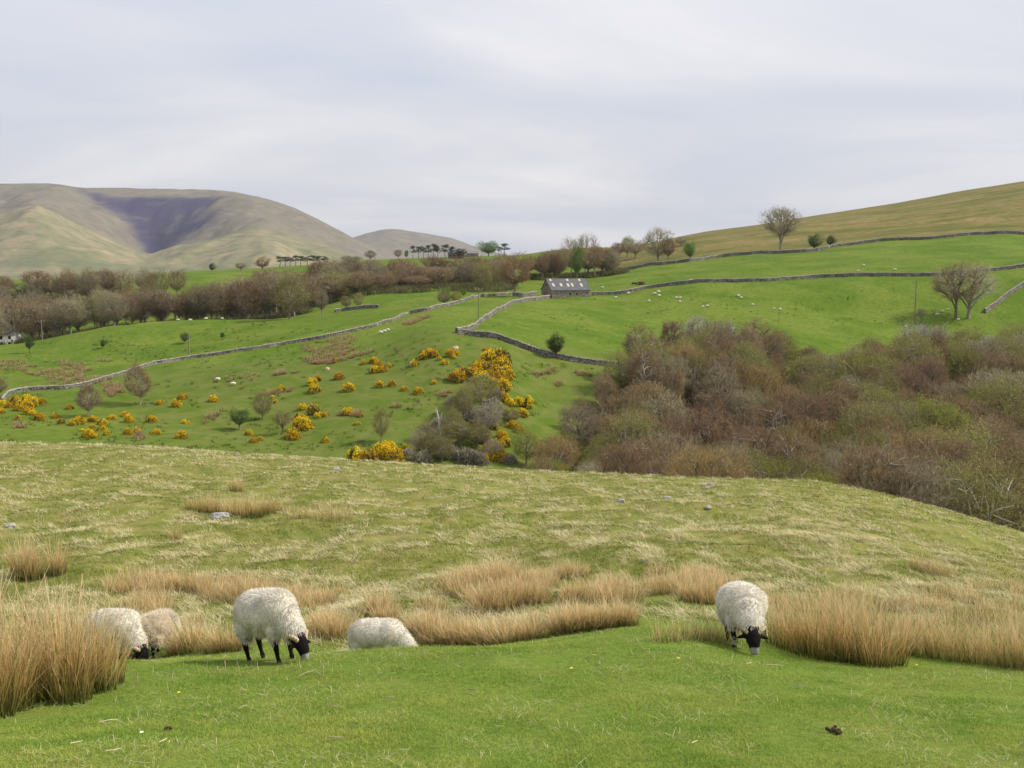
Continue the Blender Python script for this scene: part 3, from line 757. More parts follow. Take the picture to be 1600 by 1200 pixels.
rng = np.random.RandomState(66)
Pb = []
for (a, b, Y0, Y1, n_) in [(-50, 140, 325, 375, 900), (140, 365, 325, 372, 700), (355, 480, 340, 410, 1100), (480, 800, 370, 470, 2600), (-40, 170, 430, 480, 600), (820, 975, 425, 452, 900)]:
    px_ = rng.uniform(a, b, n_); Yb = rng.uniform(Y0, Y1, n_); kk = fbm(px_ / 14, Yb / 9, 3) > -.05; px_, Yb = px_[kk], Yb[kk]; xb = (px_ - 800) / F * Yb
    Pb.append(np.stack([xb, Yb, gz(xb, Yb)], 1))
P = np.repeat(np.concatenate(Pb), 22, 0); P = P + rng.normal(0, 1.1, P.shape) * np.array([1, 1, 0]); d = rng.normal(0, .5, P.shape); d[:, 2] = 1; d *= rng.uniform(.5, 2.6, (len(P), 1))
V, Fq = slivers(P, P + d, np.full(len(P), .11), rng)
tag(obj('undergrowth', mesh_np('valley_undergrowth', V, Fq, [twig_mat('valley_brush', (0.07, 0.07, 0.03), (0.16, 0.13, 0.07), (0.17, 0.20, 0.05))], dict(rnd=np.repeat(rng.rand(len(P)), 4)))),
    'low brown and green brush under the valley tree belts', 'undergrowth', kind='stuff')
SINGLE = [
 # kind, material, px, base, top, width, label
 ('bud', 'twig_olive', 453, 509, 438, 66, 'broad rounded olive brown tree standing alone before the brown wood'),
 ('dec', 'twig_grey', 503, 493, 452, 26, 'small bare grey tree just right of the broad olive tree'),
 ('bud', 'twig_olive', 541, 482, 462, 20, 'small olive tree at the field corner below the brown wood'),
 ('bud', 'twig_olive', 560, 482, 457, 20, 'taller small olive tree at the field corner below the brown wood'),
 ('green', 'leaf_green', 697, 464, 449, 22, 'round green bush above the dark end of the long wall'),
 ('green', 'leaf_green', 724, 464, 451, 13, 'small green bush nearest the utility pole on the wall'),
 ('bud', 'twig_olive', 694, 484, 461, 26, 'pale olive scrubby tree leaning over the long wall'),
 ('bud', 'twig_lime', 712, 477, 457, 20, 'yellow green scrubby tree rooted on the long wall'),
 ('dec', 'twig_rust', 804, 463, 396, 66, 'large spreading orange brown tree left of the stone barn'),
 ('haw', 'leaf_dark', 869, 560, 521, 33, 'dark windblown hawthorn growing against the field wall'),
 ('haw', 'leaf_green', 46, 552, 522, 16, 'narrow hawthorn on the left mound casting a long shadow'),
 ('haw', 'leaf_green', 160, 545, 529, 13, 'little hawthorn in the middle of the left mound'),
 ('haw', 'leaf_dark', 289, 537, 519, 17, 'round dark hawthorn beside the thin pole on the mound'),
 ('haw', 'leaf_dark', 347, 530, 519, 9, 'tiny hawthorn on the mound, the smallest of them'),
 ('birch', 'twig_brown', 219, 632, 567, 44, 'brown birch with an egg shaped crown below the long wall'),
 ('birch', 'twig_red', 138, 650, 597, 40, 'mauve birch with a white leaning trunk among gorse'),
 ('dec', 'twig_brown', -2, 622, 588, 26, 'brown tree cut by the left edge of the picture'),
 ('haw', 'leaf_dark', 374, 671, 636, 36, 'dark green hawthorn on the gorse slope with a shadow to its left'),
 ('bud', 'twig_olive', 411, 655, 609, 36, 'hazy pale olive tree above the dark hawthorn'),
 ('thin', 'twig_grey', 441, 677, 640, 32, 'small bare grey tree right of the dark hawthorn'),
 ('bud', 'twig_olive', 596, 690, 634, 30, 'upright dark olive tree alone above the yellow gorse mass'),
 ('thin', 'twig_grey', 620, 553, 541, 14, 'tiny grey thorn on the brow of the gorse knoll'),
 ('bud', 'twig_olive', 725, 655, 600, 36, 'tall olive tree at the top of the blackthorn scrub'),
 ('bud', 'twig_olive', 707, 690, 634, 40, 'olive tree beside the white dead snag'),
 ('bud', 'twig_olive', 672, 712, 675, 42, 'low olive tree in the lower scrub'),
 ('bud', 'twig_olive', 690, 722, 680, 44, 'wide olive tree at the foot of the scrub'),
 ('bud', 'twig_lime', 822, 728, 664, 52, 'yellow olive birch at the left end of the ravine wood'),
 ('bud', 'twig_lime', 522, 448, 425, 32, 'bright yellow green tree standing out of the brown wood'),
 ('bud', 'twig_lime', 762, 424, 405, 17, 'fresh yellow green tree by the rusty trees near the skyline'),
 ('dec', 'twig_grey', 1220, 392, 326, 66, 'big bare tree on the skyline of the moor by the upper wall'),
 ('dec', 'twig_grey', 1027, 411, 357, 46, 'bare forked tree on the upper wall right of the thicket'),
 ('dec', 'twig_brown', 1044, 409, 372, 26, 'thin bare tree close to the right of the forked tree'),
 ('haw', 'leaf_green', 1079, 409, 377, 22, 'green leaning thorn tree on the upper wall'),
 ('haw', 'leaf_dark', 1273, 392, 366, 28, 'dark green bush behind the upper wall right of the big bare tree'),
 ('haw', 'leaf_dark', 1297, 387, 368, 17, 'smaller dark green bush on the upper wall'),
 ('thin', 'twig_pale', 1492, 499, 409, 84, 'tall bare pale tree in the right hand field, left of a close pair'),
 ('thin', 'twig_pale', 1512, 498, 412, 96, 'tall bare spreading tree in the right hand field, right of a close pair'),
 ('thin', 'twig_grey', 1438, 504, 480, 16, 'small bare tree next to the utility pole in the right field'),
 ('thin', 'twig_grey', 915, 430, 366, 44, 'tall grey bare tree behind the stone barn'),
 ('thin', 'twig_grey', 893, 431, 371, 36, 'grey bare tree behind the ridge of the barn roof'),
 ('green', 'leaf_green', 902, 440, 383, 26, 'green leafed tree among bare ones behind the barn'),
 ('dec', 'twig_brown', 930, 434, 384, 36, 'brown round tree behind the right end of the barn'),
 ('dec', 'twig_brown', 873, 436, 388, 36, 'brown tree over the left slope of the barn roof'),
 ('dec', 'twig_grey', 951, 429, 388, 32, 'grey brown tree at the end of the upper wall'),
 ('dec', 'twig_brown', 847, 438, 396, 30, 'brown tree between the barn and the large orange tree'),
 ('bud', 'twig_lime', 980, 402, 369, 22, 'pale green topped tree on the skyline between bare ones'),
 ('dec', 'twig_grey', 992, 404, 374, 34, 'rounded grey tree on the skyline left of the forked tree'),
 ('dec', 'twig_brown', 966, 406, 379, 28, 'low brown tree on the skyline above the moor edge'),
 ('dec', 'twig_grey', 1064, 384, 369, 22, 'low grey bush on the skyline right of the forked tree'),
 ('green', 'leaf_green', 764, 401, 377, 40, 'big round green tree on the skyline right of the pines'),
 ('spruce', 'needle', 724, 404, 389, 15, 'cone shaped dark conifer beside the skyline farmhouse'),
 ('dec', 'twig_grey', 579, 405, 390, 20, 'round grey tree alone on the skyline below the fell'),
 ('green', 'leaf_dark', 553, 413, 401, 26, 'low dark green clump left of the round grey skyline tree'),
 ('dec', 'twig_grey', 540, 409, 399, 18, 'faint grey tree beside the low dark green clump'),
 ('haw', 'leaf_dark', 332, 425, 411, 13, 'small dark green tree at the end of the distant meadow'),
 ('dec', 'twig_grey', 376, 423, 410, 20, 'small grey tree on the distant meadow edge, beside a darker one'),
 ('dec', 'twig_brown', 410, 424, 400, 28, 'rounded brown tree left of the group of distant pines'),
 ('dec', 'twig_red', 622, 402, 388, 14, 'faint reddish tree left of the skyline pines'),
 ('green', 'leaf_green', 635, 404, 391, 10, 'small green tree at the left foot of the skyline pines'),
]
for i, (k, m, px, b, tp, w, lab) in enumerate(SINGLE):
    y0 = 100 if b > 520 else (300 if b > 440 else 380)
    bark = 'bark_pale' if 'white' in lab or 'dead' in lab else None
    o = plant_px(k, px, b, tp, w, m, bark, y0=y0, i=i)
    tag(o, lab, 'bush' if ('bush' in lab or 'clump' in lab) else 'tree')
for i, (px, tp, w, kd) in enumerate([(645, 383, 12, 0), (654, 384, 12, 0), (662, 384, 12, 0), (669, 382, 13, 0), (678, 380, 15, 0), (684, 384, 11, 0), (696, 381, 17, 0), (707, 384, 12, 0), (716, 388, 10, 0), (788, 379, 18, 0), (780, 384, 12, 0)]):
    o = plant_px('pine', px, 404 if px < 750 else 399, tp, w, y0=480, i=i)
    if px < 750: tag(o, f'dark skyline pine by the farmhouse, {ordinal(i, 9)} of the row', 'tree', 'pines on the skyline')
    else: tag(o, 'dark pine touching the big round green tree' if px == 780 else 'dark flat topped pine, rightmost on the skyline', 'tree')
for i, px in enumerate([437, 446, 454, 462, 470, 480, 490, 499, 508]):
    o = plant_px('pine', px, 415, 398 + (i % 3), 15, y0=480, i=i)
    tag(o, f'distant pine in the low group before the fell, {ordinal(i, 9)}', 'tree', 'low group of distant pines')
# dead snag
x, y, z = hit(688, 690, 100); s = y / F
sg = np.array([[(0, 0, -.5), (-.1, 0, 2.6)], [(-.1, 0, 2.6), (-.6, 0, 5.4)], [(-.1, 0, 2.6), (.35, .1, 4.6)], [(-.35, 0, 4.0), (-.8, .1, 5.0)]])
V, Fq = tubes(sg[:, 0], sg[:, 1], [.28, .2, .15, .08], [.2, .06, .05, .03], 7)
o = obj('dead_tree', mesh_np('dead_tree', V, Fq, [plain('bleached_wood', (0.42, 0.39, 0.34), 0.8, (0.62, 0.58, 0.52))], smooth=True), loc=(x, y, z)); tag(o, 'white bleached dead snag forked at the top in the scrub', 'dead tree')

# ------------------------------------------------------------------ scrub and gorse
def bush_mesh(name, seed, n, mat, blossom=None, nb=900, flat=0.62, leafmode=False):
    rng = np.random.RandomState(seed)
    lobes = [(rng.uniform(-.24, .24), rng.uniform(-.24, .24), rng.uniform(.2, .34)) for _ in range(6)] + [(0, 0, .36)]
    Ps, Ns = [], []
    for (a, b, r) in lobes:
        m = n // len(lobes)
        v = rng.normal(size=(m, 3)); v[:, 2] = np.abs(v[:, 2]); v /= np.linalg.norm(v, axis=1, keepdims=True)
        rr = r * rng.uniform(.35, 1, (m, 1)) ** 0.5
        Ps.append(v * rr * np.array([1, 1, flat * 1.6]) + np.array([a, b, 0])); Ns.append(v)
    P = np.concatenate(Ps); N = np.concatenate(Ns)
    d = N + rng.normal(0, .45, N.shape); d /= np.linalg.norm(d, axis=1, keepdims=True)
    V, Fq = slivers(P, P + d * rng.uniform(.05, .13, (len(P), 1)), np.full(len(P), .016), rng)
    fo = mesh_np(name + '_foliage', V, Fq, [M[mat]], dict(rnd=np.repeat(rng.rand(len(P)), 4)))
    bl = None
    if blossom:
        Ps = []
        for (a, b, r) in lobes:
            m = nb // len(lobes)
            v = rng.normal(size=(m, 3)); v[:, 2] = np.abs(v[:, 2]) * 1.2; v[:, 0] += .15; v /= np.linalg.norm(v, axis=1, keepdims=True)
            pts = v * (r * rng.uniform(.92, 1.2, (m, 1))) * np.array([1, 1, flat * 1.6]) + np.array([a, b, 0])
            keep = vnoise(pts[:, 0] * 9 + seed, pts[:, 2] * 9 + pts[:, 1] * 7) > -0.13
            Ps.append(pts[keep])
        P = np.concatenate(Ps)
        V, Fq = flakes(P, rng.uniform(.014, .032, len(P)), rng)
        bl = mesh_np(name + '_blossom', V, Fq, [M[blossom]], dict(rnd=np.repeat(rng.rand(len(P)), 4)))
    return fo, bl
def bush_root(name, fo, bl):
    r = thing(name); obj('foliage', fo, r)
    if bl: obj('blossom', bl, r)
    return r
class BushKind:
    def __init__(s, name, *a): s.name, s.a, s.root = name, a, None
    def put(s, loc, sc, rz):
        if s.root is None:
            s.root = bush_root(s.name, *s.a); s.root.location = loc; s.root.scale = sc; s.root.rotation_euler = (0, 0, rz); return s.root
        return clone(s.root, loc, rz, sc)
gorse = [BushKind('gorse_bush', *bush_mesh('gorse', 200 + i, 1700, 'gorse_leaf', 'blossom_yellow', 3600)) for i in range(4)]
gorse_poor = [BushKind('gorse_bush', *bush_mesh('gorse_sparse', 210 + i, 1700, 'gorse_leaf', 'blossom_yellow', 900)) for i in range(2)]
thornb = [BushKind('blackthorn_bush', *bush_mesh('blackthorn', 220 + i, 2400, 'twig_thorn', 'blossom_white', 200)) for i in range(3)]
GORSE = {
 'in the patch at the far left edge': [(2,646,13),(4,636,14),(15,637,11),(24,632,17),(31,634,15),(38,638,17),(45,646,15),(50,636,19),(33,642,15),(40,628,15),(54,631,15),(65,630,13),(52,648,11),(60,656,15),(28,655,10)],
 'scattered around the mauve birch': [(109,639,12),(86,653,11),(95,662,12),(117,664,14),(125,662,14),(145,659,14),(143,669,9),(161,664,15),(160,673,13),(175,655,12),(166,680,9),(139,684,19),(129,674,8)],
 'on the slope below the egg shaped birch': [(196,651,13),(200,660,15),(199,679,15),(214,675,12),(236,659,14),(250,631,10),(283,623,13),(275,635,15),(245,679,12),(335,627,13),(289,662,10),(284,685,17)],
 'on the slope left of the knoll': [(395,692,13),(388,680,11),(406,688,11),(440,610,11),(426,622,7),(431,629,7),(486,601,14),(497,595,11),(493,612,17),(475,639,13),(466,654,11),(490,646,18),(499,652,12),(507,650,9),(475,670,26),(460,685,20),(509,691,13)],
 'on the left flank of the knoll': [(530,592,14),(524,566,9),(545,611,16),(546,647,16),(564,651,8),(558,664,9),(593,605,12),(612,603,12),(631,610,11),(653,615,15),(679,599,8),(584,567,12),(568,569,8),(585,582,15),(597,580,13),(591,575,13),(607,574,10)],
 'near the top of the knoll': [(662,560,15),(670,554,15),(678,557,13),(648,571,11),(704,556,13),(712,554,10),(709,560,7),(687,562,7),(695,569,9),(757,547,6),(765,547,7)],
 'in the big mass right of the knoll': [(715,595,23),(727,592,26),(740,590,26),(755,600,26),(770,607,26),(785,608,24),(750,570,15),(760,580,24),(775,590,26),(790,592,24),(765,567,24),(782,567,27),(787,577,24),(797,590,14),(745,580,18),(780,598,24)],
 'along the right edge of the scrub': [(787,625,15),(797,632,17),(792,648,13),(810,632,18),(825,636,20),(815,650,17),(800,668,15),(812,675,15),(772,670,14),(727,670,9),(762,707,19),(775,700,21),(790,695,19),(757,712,15),(785,685,17),(782,727,23),(775,730,16),(757,729,15),(721,727,10)],
 'in the mass peeping over the crest': [(555,722,25),(580,722,25),(595,712,25),(610,715,29),(620,722,22),(632,705,14),(605,703,23),(568,724,22)],
}
rg = random.Random(8)
for where, lst in GORSE.items():
    lst = sorted(lst)
    for i, (px, py, w) in enumerate(lst):
        x, y, z = hit(px, min(py, 720), 108); s = y / F
        K = rg.choice(gorse if (w < 24 or rg.random() < .85) and (px, py) not in ((490, 646), (95, 662)) else gorse_poor)
        o = K.put((x, y, z - .08), (w * 1.25 * s, w * 1.25 * s, w * 2.1 * s * rg.uniform(.8, 1.15)), rg.uniform(0, 6.28))
        tag(o, f'yellow flowering gorse {where}, {ordinal(i, len(lst))}', 'gorse bush', 'gorse ' + where)
SCRUB = [(655,705,32),(668,690,30),(690,668,34),(712,648,30),(735,640,40),(752,628,40),(770,640,38),(740,660,44),(762,672,40),(720,700,40),(745,700,42),(700,715,40),(640,716,32),(730,722,44),(662,722,36),(780,655,26),(800,660,24),(770,716,30),(715,678,36),(755,690,30),(795,735,30),(745,727,40),(690,700,34),(775,622,30)]
SCRUB.sort()
for i, (px, py, w) in enumerate(SCRUB):
    x, y, z = hit(px, min(py, 724), 108); s = y / F
    if i % 2:
        K = rg.choice(thin + bud + dec); km = rg.choice(['twig_grey', 'twig_olive', 'twig_pale', 'twig_olive'])
        o = K.put(x, y, z - .6, w * 1.35 * s, w * 1.25 * s, rg.uniform(0, 6.28), km)
        tag(o, f'wispy low thicket tree in the scrub patch, {ordinal(i // 2, 12)}', 'tree', 'thicket trees in the scrub patch')
    else:
        o = rg.choice(thornb).put((x, y, z - .1), (w * 1.0 * s, w * 1.0 * s, w * 1.5 * s), rg.uniform(0, 6.28))
        tag(o, f'grey blackthorn bush in the scrub patch, {ordinal(i // 2, 12)}', 'bush', 'blackthorn bushes in the scrub patch')
for i, (px, py, w) in enumerate([(1016, 750, 40), (880, 742, 50), (930, 745, 60), (1090, 758, 60)]):
    pass

# ------------------------------------------------------------------ dry stone walls
def dry_wall(name, pts, label, y0=100, hgt=1.35, seed=0, ymax=1300):
    rng = np.random.RandomState(seed)
    X, Y, Z = hits([p[0] for p in pts], [p[1] for p in pts], y0, ymax)
    k = np.arange(len(X)); n = max(2, int(np.sum(np.hypot(np.diff(X), np.diff(Y))) / 0.9))
    dl = np.concatenate([[0], np.cumsum(np.hypot(np.diff(X), np.diff(Y)))]); s = np.linspace(0, dl[-1], n)
    x = np.interp(s, dl, X); y = np.interp(s, dl, Y)
    ker = np.ones(7) / 7
    if n > 20:
        xe = np.pad(x, 3, 'edge'); ye = np.pad(y, 3, 'edge'); x = np.convolve(xe, ker, 'valid'); y = np.convolve(ye, ker, 'valid')
    z = gz(x, y)
    tx = np.gradient(x); ty = np.gradient(y); L = np.hypot(tx, ty) + 1e-9; nx, ny = -ty / L, tx / L
    h = hgt * (1 + 0.10 * fbm(s / 6 + seed, s * 0 + seed, 2)) * (1 + rng.normal(0, .03, n))
    prof = [(-.42, -0.5), (-.38, 0.0), (-.30, .45), (-.25, .86), (.25, .86), (.30, .45), (.38, 0.0), (.42, -0.5)]
    rows = []
    for (o_, f_) in prof:
        j = rng.normal(0, .03, n)
        rows.append(np.stack([x + nx * (o_ + j), y + ny * (o_ + j), z + h * f_], 1))
    V = np.stack(rows, 1).reshape(-1, 3)
    body = (V, quads_grid(n, len(prof)))
    ends = np.array([[0, 7, 6, 1], [1, 6, 5, 2], [2, 5, 4, 3]]); e2 = (ends + (n - 1) * 8)[:, ::-1]
    root = obj(name, mesh_np(name, body[0], np.concatenate([body[1], ends, e2]), [M['drystone']]))
    # cope stones: uneven slabs on edge along the top
    m = int(dl[-1] / 0.42); sc = np.linspace(0.2, dl[-1] - .2, m) + rng.uniform(-.06, .06, m)
    cx, cy = np.interp(sc, s, x), np.interp(sc, s, y); hz = np.interp(sc, s, z + h * .86)
    ax, ay = np.interp(sc, s, tx / L), np.interp(sc, s, ty / L)
    la, lb, lc = rng.uniform(.13, .24, m), rng.uniform(.22, .33, m), rng.uniform(.16, .34, m) * hgt / 1.35
    Vc = []
    for (i, j, k_) in [(-1, -1, 0), (1, -1, 0), (1, 1, 0), (-1, 1, 0), (-.7, -.6, 1), (.7, -.7, 1), (.6, .7, 1), (-.8, .6, 1)]:
        Vc.append(np.stack([cx + ax * la * i - ay * lb * j, cy + ay * la * i + ax * lb * j, hz - .02 + lc * k_ * (1 + .15 * i * rng.uniform(-1, 1, m))], 1))
    Vc = np.stack(Vc, 1).reshape(-1, 3)
    fb = np.array([[0, 1, 5, 4], [1, 2, 6, 5], [2, 3, 7, 6], [3, 0, 4, 7], [4, 5, 6, 7]])
    Fc = (fb[None] + (np.arange(m) * 8)[:, None, None]).reshape(-1, 4)
    obj('cope_stones', mesh_np(name + '_cope', Vc, Fc, [M['cap']]), root)
    tag(root, label, 'wall', 'dry stone field walls')
dry_wall('stone_wall', [(3,630),(7,622),(15,615),(25,612),(75,609),(120,606),(155,596),(205,581),(232,571),(295,560),(400,546),(450,537),(512,527),(575,513),(617,501),(637,492)], 'long pale stone wall running from the left edge up towards the barn', 150, .82, 1, 360)
dry_wall('stone_wall', [(638,491),(655,488),(675,484),(712,475),(735,467),(750,464),(790,461),(800,461)], 'darker upper stretch of the long wall passing under the olive scrub', 200, 1.0, 2, 420)
dry_wall('stone_wall', [(711,521),(737,515),(750,505),(775,487),(800,475),(825,470),(862,465)], 'sunlit pale wall climbing from the field corner to the barn', 180, 1.2, 3, 400)
dry_wall('stone_wall', [(711,522),(750,525),(775,530),(800,537),(825,547),(850,556),(875,562),(900,566),(940,571),(985,577)], 'shaded wall with pale cope stones passing the windblown hawthorn', 180, 1.25, 4, 330)
dry_wall('stone_wall', [(922,462),(950,461),(975,459),(1012,451),(1050,446),(1087,442),(1140,441),(1200,440),(1275,434),(1350,431),(1450,432),(1512,427),(1600,417),(1720,408)], 'grey wall crossing the green slope from the right end of the barn', 300, 1.3, 5, 440)
dry_wall('stone_wall', [(925,432),(940,429),(975,422),(1025,414),(1075,409),(1125,402),(1200,396),(1262,394),(1312,385),(1375,377),(1450,374),(1525,367),(1600,367),(1720,362)], 'dark upper wall dividing the green field from the brown moor', 400, 1.5, 6, 640)
dry_wall('stone_wall', [(1537,490),(1550,481),(1562,472),(1580,458),(1600,445),(1630,430)], 'short steep wall climbing to the right edge of the picture', 290, 1.5, 7, 420)
dry_wall('stone_wall', [(520,489),(545,484),(570,482),(595,481)], 'faint short wall in the field below the brown wood', 260, 1.1, 8, 420)
dry_wall('stone_wall', [(797,463),(812,464),(826,464),(838,461)], 'short curved wall between the orange tree and the barn', 300, 1.5, 9, 420)

# ------------------------------------------------------------------ stone barn
def box(a, b):
    (x0, y0, z0), (x1, y1, z1) = a, b
    V = np.array([[x0,y0,z0],[x1,y0,z0],[x1,y1,z0],[x0,y1,z0],[x0,y0,z1],[x1,y0,z1],[x1,y1,z1],[x0,y1,z1]], float)
    return V, np.array([[0,3,2,1],[4,5,6,7],[0,1,5,4],[1,2,6,5],[2,3,7,6],[3,0,4,7]])
def gable_house(name, L, D, H, R, wall_mat, roof_mat, over=0.25):
    """origin in the middle of the front wall foot; x along the front, y back"""
    root = thing(name)
    x0, x1 = -L / 2, L / 2
    V = np.array([[x0,0,-1],[x1,0,-1],[x1,D,-1],[x0,D,-1],[x0,0,H],[x1,0,H],[x1,D,H],[x0,D,H],[x0,D/2,H+R],[x1,D/2,H+R]], float)
    Fq = np.array([[0,1,5,4],[2,3,7,6],[1,2,6,5],[3,0,4,7],[4,8,7,7],[5,6,9,9]])
    w = bpy.data.meshes.new(name + '_wall'); w.from_pydata(V.tolist(), [], [(0,1,5,4),(2,3,7,6),(1,2,6,9,5),(3,0,4,8,7)]); w.materials.append(wall_mat)
    obj('wall', w, root)
    sl = R / (D / 2); t_ = .14
    parts = []
    for sgn in (0, 1):
        e = -over if sgn == 0 else D + over; ez = H - over * sl
        ys_ = [e, D / 2]; 
        Vr = np.array([[x0-over,e,ez],[x1+over,e,ez],[x1+over,D/2,H+R],[x0-over,D/2,H+R],[x0-over,e,ez+t_],[x1+over,e,ez+t_],[x1+over,D/2,H+R+t_],[x0-over,D/2,H+R+t_]])
        Fr = np.array([[0,3,2,1],[4,5,6,7],[0,1,5,4],[1,2,6,5],[2,3,7,6],[3,0,4,7]])
        if sgn: Fr = Fr[:, ::-1]
        parts.append((Vr + np.array([0, 0, .012]), Fr))
    V, Fq = join(parts)
    rf = obj('roof', mesh_np(name + '_roof', V, Fq, [roof_mat]), root)
    rv, rq = box((x0 - over, D/2 - .18, H + R + t_ - .05), (x1 + over, D/2 + .18, H + R + t_ + .08))
    obj('ridge_tiles', mesh_np(name + '_ridge', rv, rq, [M['cap']]), rf)
    return root, rf, sl, t_
bx, by, bz = hit(893, 464, 325, 390); s_ = by / F
BL, BD, BH, BR_ = 15.0, 11.0, 2.75, 4.0
barn, roof, sl, t_ = gable_house('stone_barn', BL, BD, BH, BR_, M['barn_stone'], M['slate'])
barn.location = (bx - 0.2, by, bz - 0.2); barn.rotation_euler = (0, 0, math.radians(18)); barn.scale = (0.92, 0.92, 0.92)
tag(barn, 'long stone barn with a slate roof of pale roof lights where walls meet', 'barn')
for (fx, fy) in [(-.40, .42), (-.20, .42), (-.02, .40), (.09, .40), (.33, .40), (-.42, .90), (.02, .90), (.34, .90)]:
    y_ = fy * BD / 2; z_ = BH + y_ * sl + t_ + .03
    wv = .42; hl = .78
    a = np.array([[-wv, -hl, -hl * sl], [wv, -hl, -hl * sl], [wv, hl if fy < .8 else .25, (hl if fy < .8 else .25) * sl], [-wv, hl if fy < .8 else .25, (hl if fy < .8 else .25) * sl]])
    V = np.concatenate([a, a + [0, -.02, .06]]) + [fx * BL, y_, z_]
    obj('roof_light', mesh_np('roof_light', V, np.array([[4,5,6,7],[0,1,5,4],[1,2,6,5],[2,3,7,6],[3,0,4,7]]), [M['skylight']]), roof)
for (fx, w_, z0, z1) in [(-.02, .55, .9, 1.75), (.16, .6, .9, 1.8), (.42, .45, 1.4, 2.0), (-.33, .3, 1.0, 1.6)]:
    V, Fq = box((fx * BL - w_ / 2, -.03, z0), (fx * BL + w_ / 2, .2, z1)); f = obj('window', mesh_np('barn_window', V, Fq, [M['opening']]), barn)
    V, Fq = box((fx * BL - w_ / 2 - .15, -.07, z1), (fx * BL + w_ / 2 + .15, .05, z1 + .2)); obj('lintel', mesh_np('barn_lintel', V, Fq, [M['cap']]), f)
V, Fq = box((-BL/2 - .04, BD * .45, -.2), (-BL/2 + .2, BD * .72, 2.5)); obj('door', mesh_np('barn_door', V, Fq, [M['timber']]), barn)
V, Fq = box((-BL/2 - .04, BD * .47, 4.2), (-BL/2 + .2, BD * .55, 4.9)); obj('window', mesh_np('gable_window', V, Fq, [M['opening']]), barn)

# houses: one on the skyline among the pines, white ones at the far left edge
hx, hy, hz_ = hit(712, 404, 520, 760); h1, r1, *_ = gable_house('farmhouse', 9, 6, 3.4, 2.0, M['barn_stone'], M['grey_roof'])
h1.location = (hx, hy, hz_ - .1); h1.rotation_euler[2] = math.radians(-12); tag(h1, 'low stone farmhouse among pines on the skyline', 'house')
V, Fq = box((-3.4, 2.6, 4.6), (-2.6, 3.4, 6.4)); obj('chimney', mesh_np('chimney', V, Fq, [M['barn_stone']]), r1)
for fx in (-3, -.8, 2.6):
    V, Fq = box((fx - .45, -.05, 1.2), (fx + .45, .2, 2.3)); obj('window', mesh_np('farm_window', V, Fq, [M['opening']]), h1)
V, Fq = box((0.4, -.05, -.3), (1.5, .2, 2.1)); obj('door', mesh_np('farm_door', V, Fq, [M['red_paint']]), h1)
hx, hy, hz_ = hit(738, 401, 520, 760); h3, r3, *_ = gable_house('farm_shed', 8, 6, 2.2, 1.2, M['barn_stone'], M['grey_roof'])
h3.location = (hx, hy, hz_); tag(h3, 'low shed right of the cone shaped conifer on the skyline', 'shed')
V, Fq = box((-1, -.05, -.3), (1, .2, 2.0)); obj('door', mesh_np('shed_door', V, Fq, [M['timber']]), h3)
def at_Y(px, Y):
    x = (px - 800) / F * Y * 1.0; return x, Y, g1(x, Y)
for (px, Y, rz, lab, sh) in [(0, 331, 30, 'white gabled house half hidden by trees at the far left edge', 1.0), (10, 352, -20, 'second pale house behind the white one at the far left edge', .8)]:
    x, Y, z = at_Y(px, Y)
    h, r, *_ = gable_house('white_house', 9, 6, 4.6, 2.4, M['render_w'], M['grey_roof'])
    h.location = (x, Y, z); h.rotation_euler[2] = math.radians(rz); h.scale = (sh,) * 3; tag(h, lab, 'house')
    for fx in (-2.5, 0.2, 2.7):
        for fz in (1.0, 3.0):
            V, Fq = box((fx - .4, -.05, fz), (fx + .4, .2, fz + 1)); obj('window', mesh_np('window', V, Fq, [M['opening']]), h)

# utility poles
def pole(px, base, top, label, y0, arm=True, ymax=600, mat='pole'):
    x, y, z = hit(px, base, y0, ymax); H = (base - top) * y / F
    r = thing('utility_pole', (x, y, z), rg.uniform(-.3, .3)); V, Fq = tubes([(0, 0, -.5)], [(0, 0, H)], [.16], [.11], 8)
    obj('shaft', mesh_np('shaft', V, Fq, [M[mat]], smooth=True), r)
    if arm:
        V, Fq = box((-.95, -.22, H - .5), (.95, -.11, H - .36)); obj('crossarm', mesh_np('crossarm', V, Fq, [M[mat]]), r)
        for dx in (-.85, 0, .85):
            V, Fq = tubes([(dx, -.16, H - .36)], [(dx, -.16, H - .12)], [.06], [.04], 6); obj('insulator', mesh_np('insulator', V, Fq, [M['ceramic']]), r)
    tag(r, label, 'utility pole')
pole(748, 500, 450, 'wooden utility pole with a crossarm inside the corner of the sunlit wall', 180)
pole(66, 532, 500, 'utility pole in front of the left edge trees', 240)
pole(296, 557, 519, 'thin pole next to the round hawthorn on the left mound', 200, False)
pole(1429, 505, 437, 'dark pole in the right field above the ravine wood', 240, False, mat='timber')
# hay feeder with bale
x, y, z = hit(1002, 445, 330, 430); r = thing('hay_feeder', (x, y, z), .3, (1, 1, 1))
V, Fq = tubes([(-1.6, 0, .9)], [(-.2, 0, .9)], [.62], [.62], 14); cap = np.arange(14)
segs = []
for a in np.linspace(0, 2 * math.pi, 15)[:-1]:
    segs.append(((1.15 * math.cos(a), 1.15 * math.sin(a), 0), (1.15 * math.cos(a), 1.15 * math.sin(a), 1.15)))
for zz_ in (.1, .6, 1.15):
    for a in range(14):
        a0, a1 = a / 14 * 6.2832, (a + 1) / 14 * 6.2832; segs.append(((1.15 * math.cos(a0), 1.15 * math.sin(a0), zz_), (1.15 * math.cos(a1), 1.15 * math.sin(a1), zz_)))
sg = np.array(segs); V, Fq = tubes(sg[:, 0], sg[:, 1], [.05] * len(sg), [.05] * len(sg), 5)
obj('ring_rails', mesh_np('ring_rails', V, Fq, [M['dark_metal']]), r)
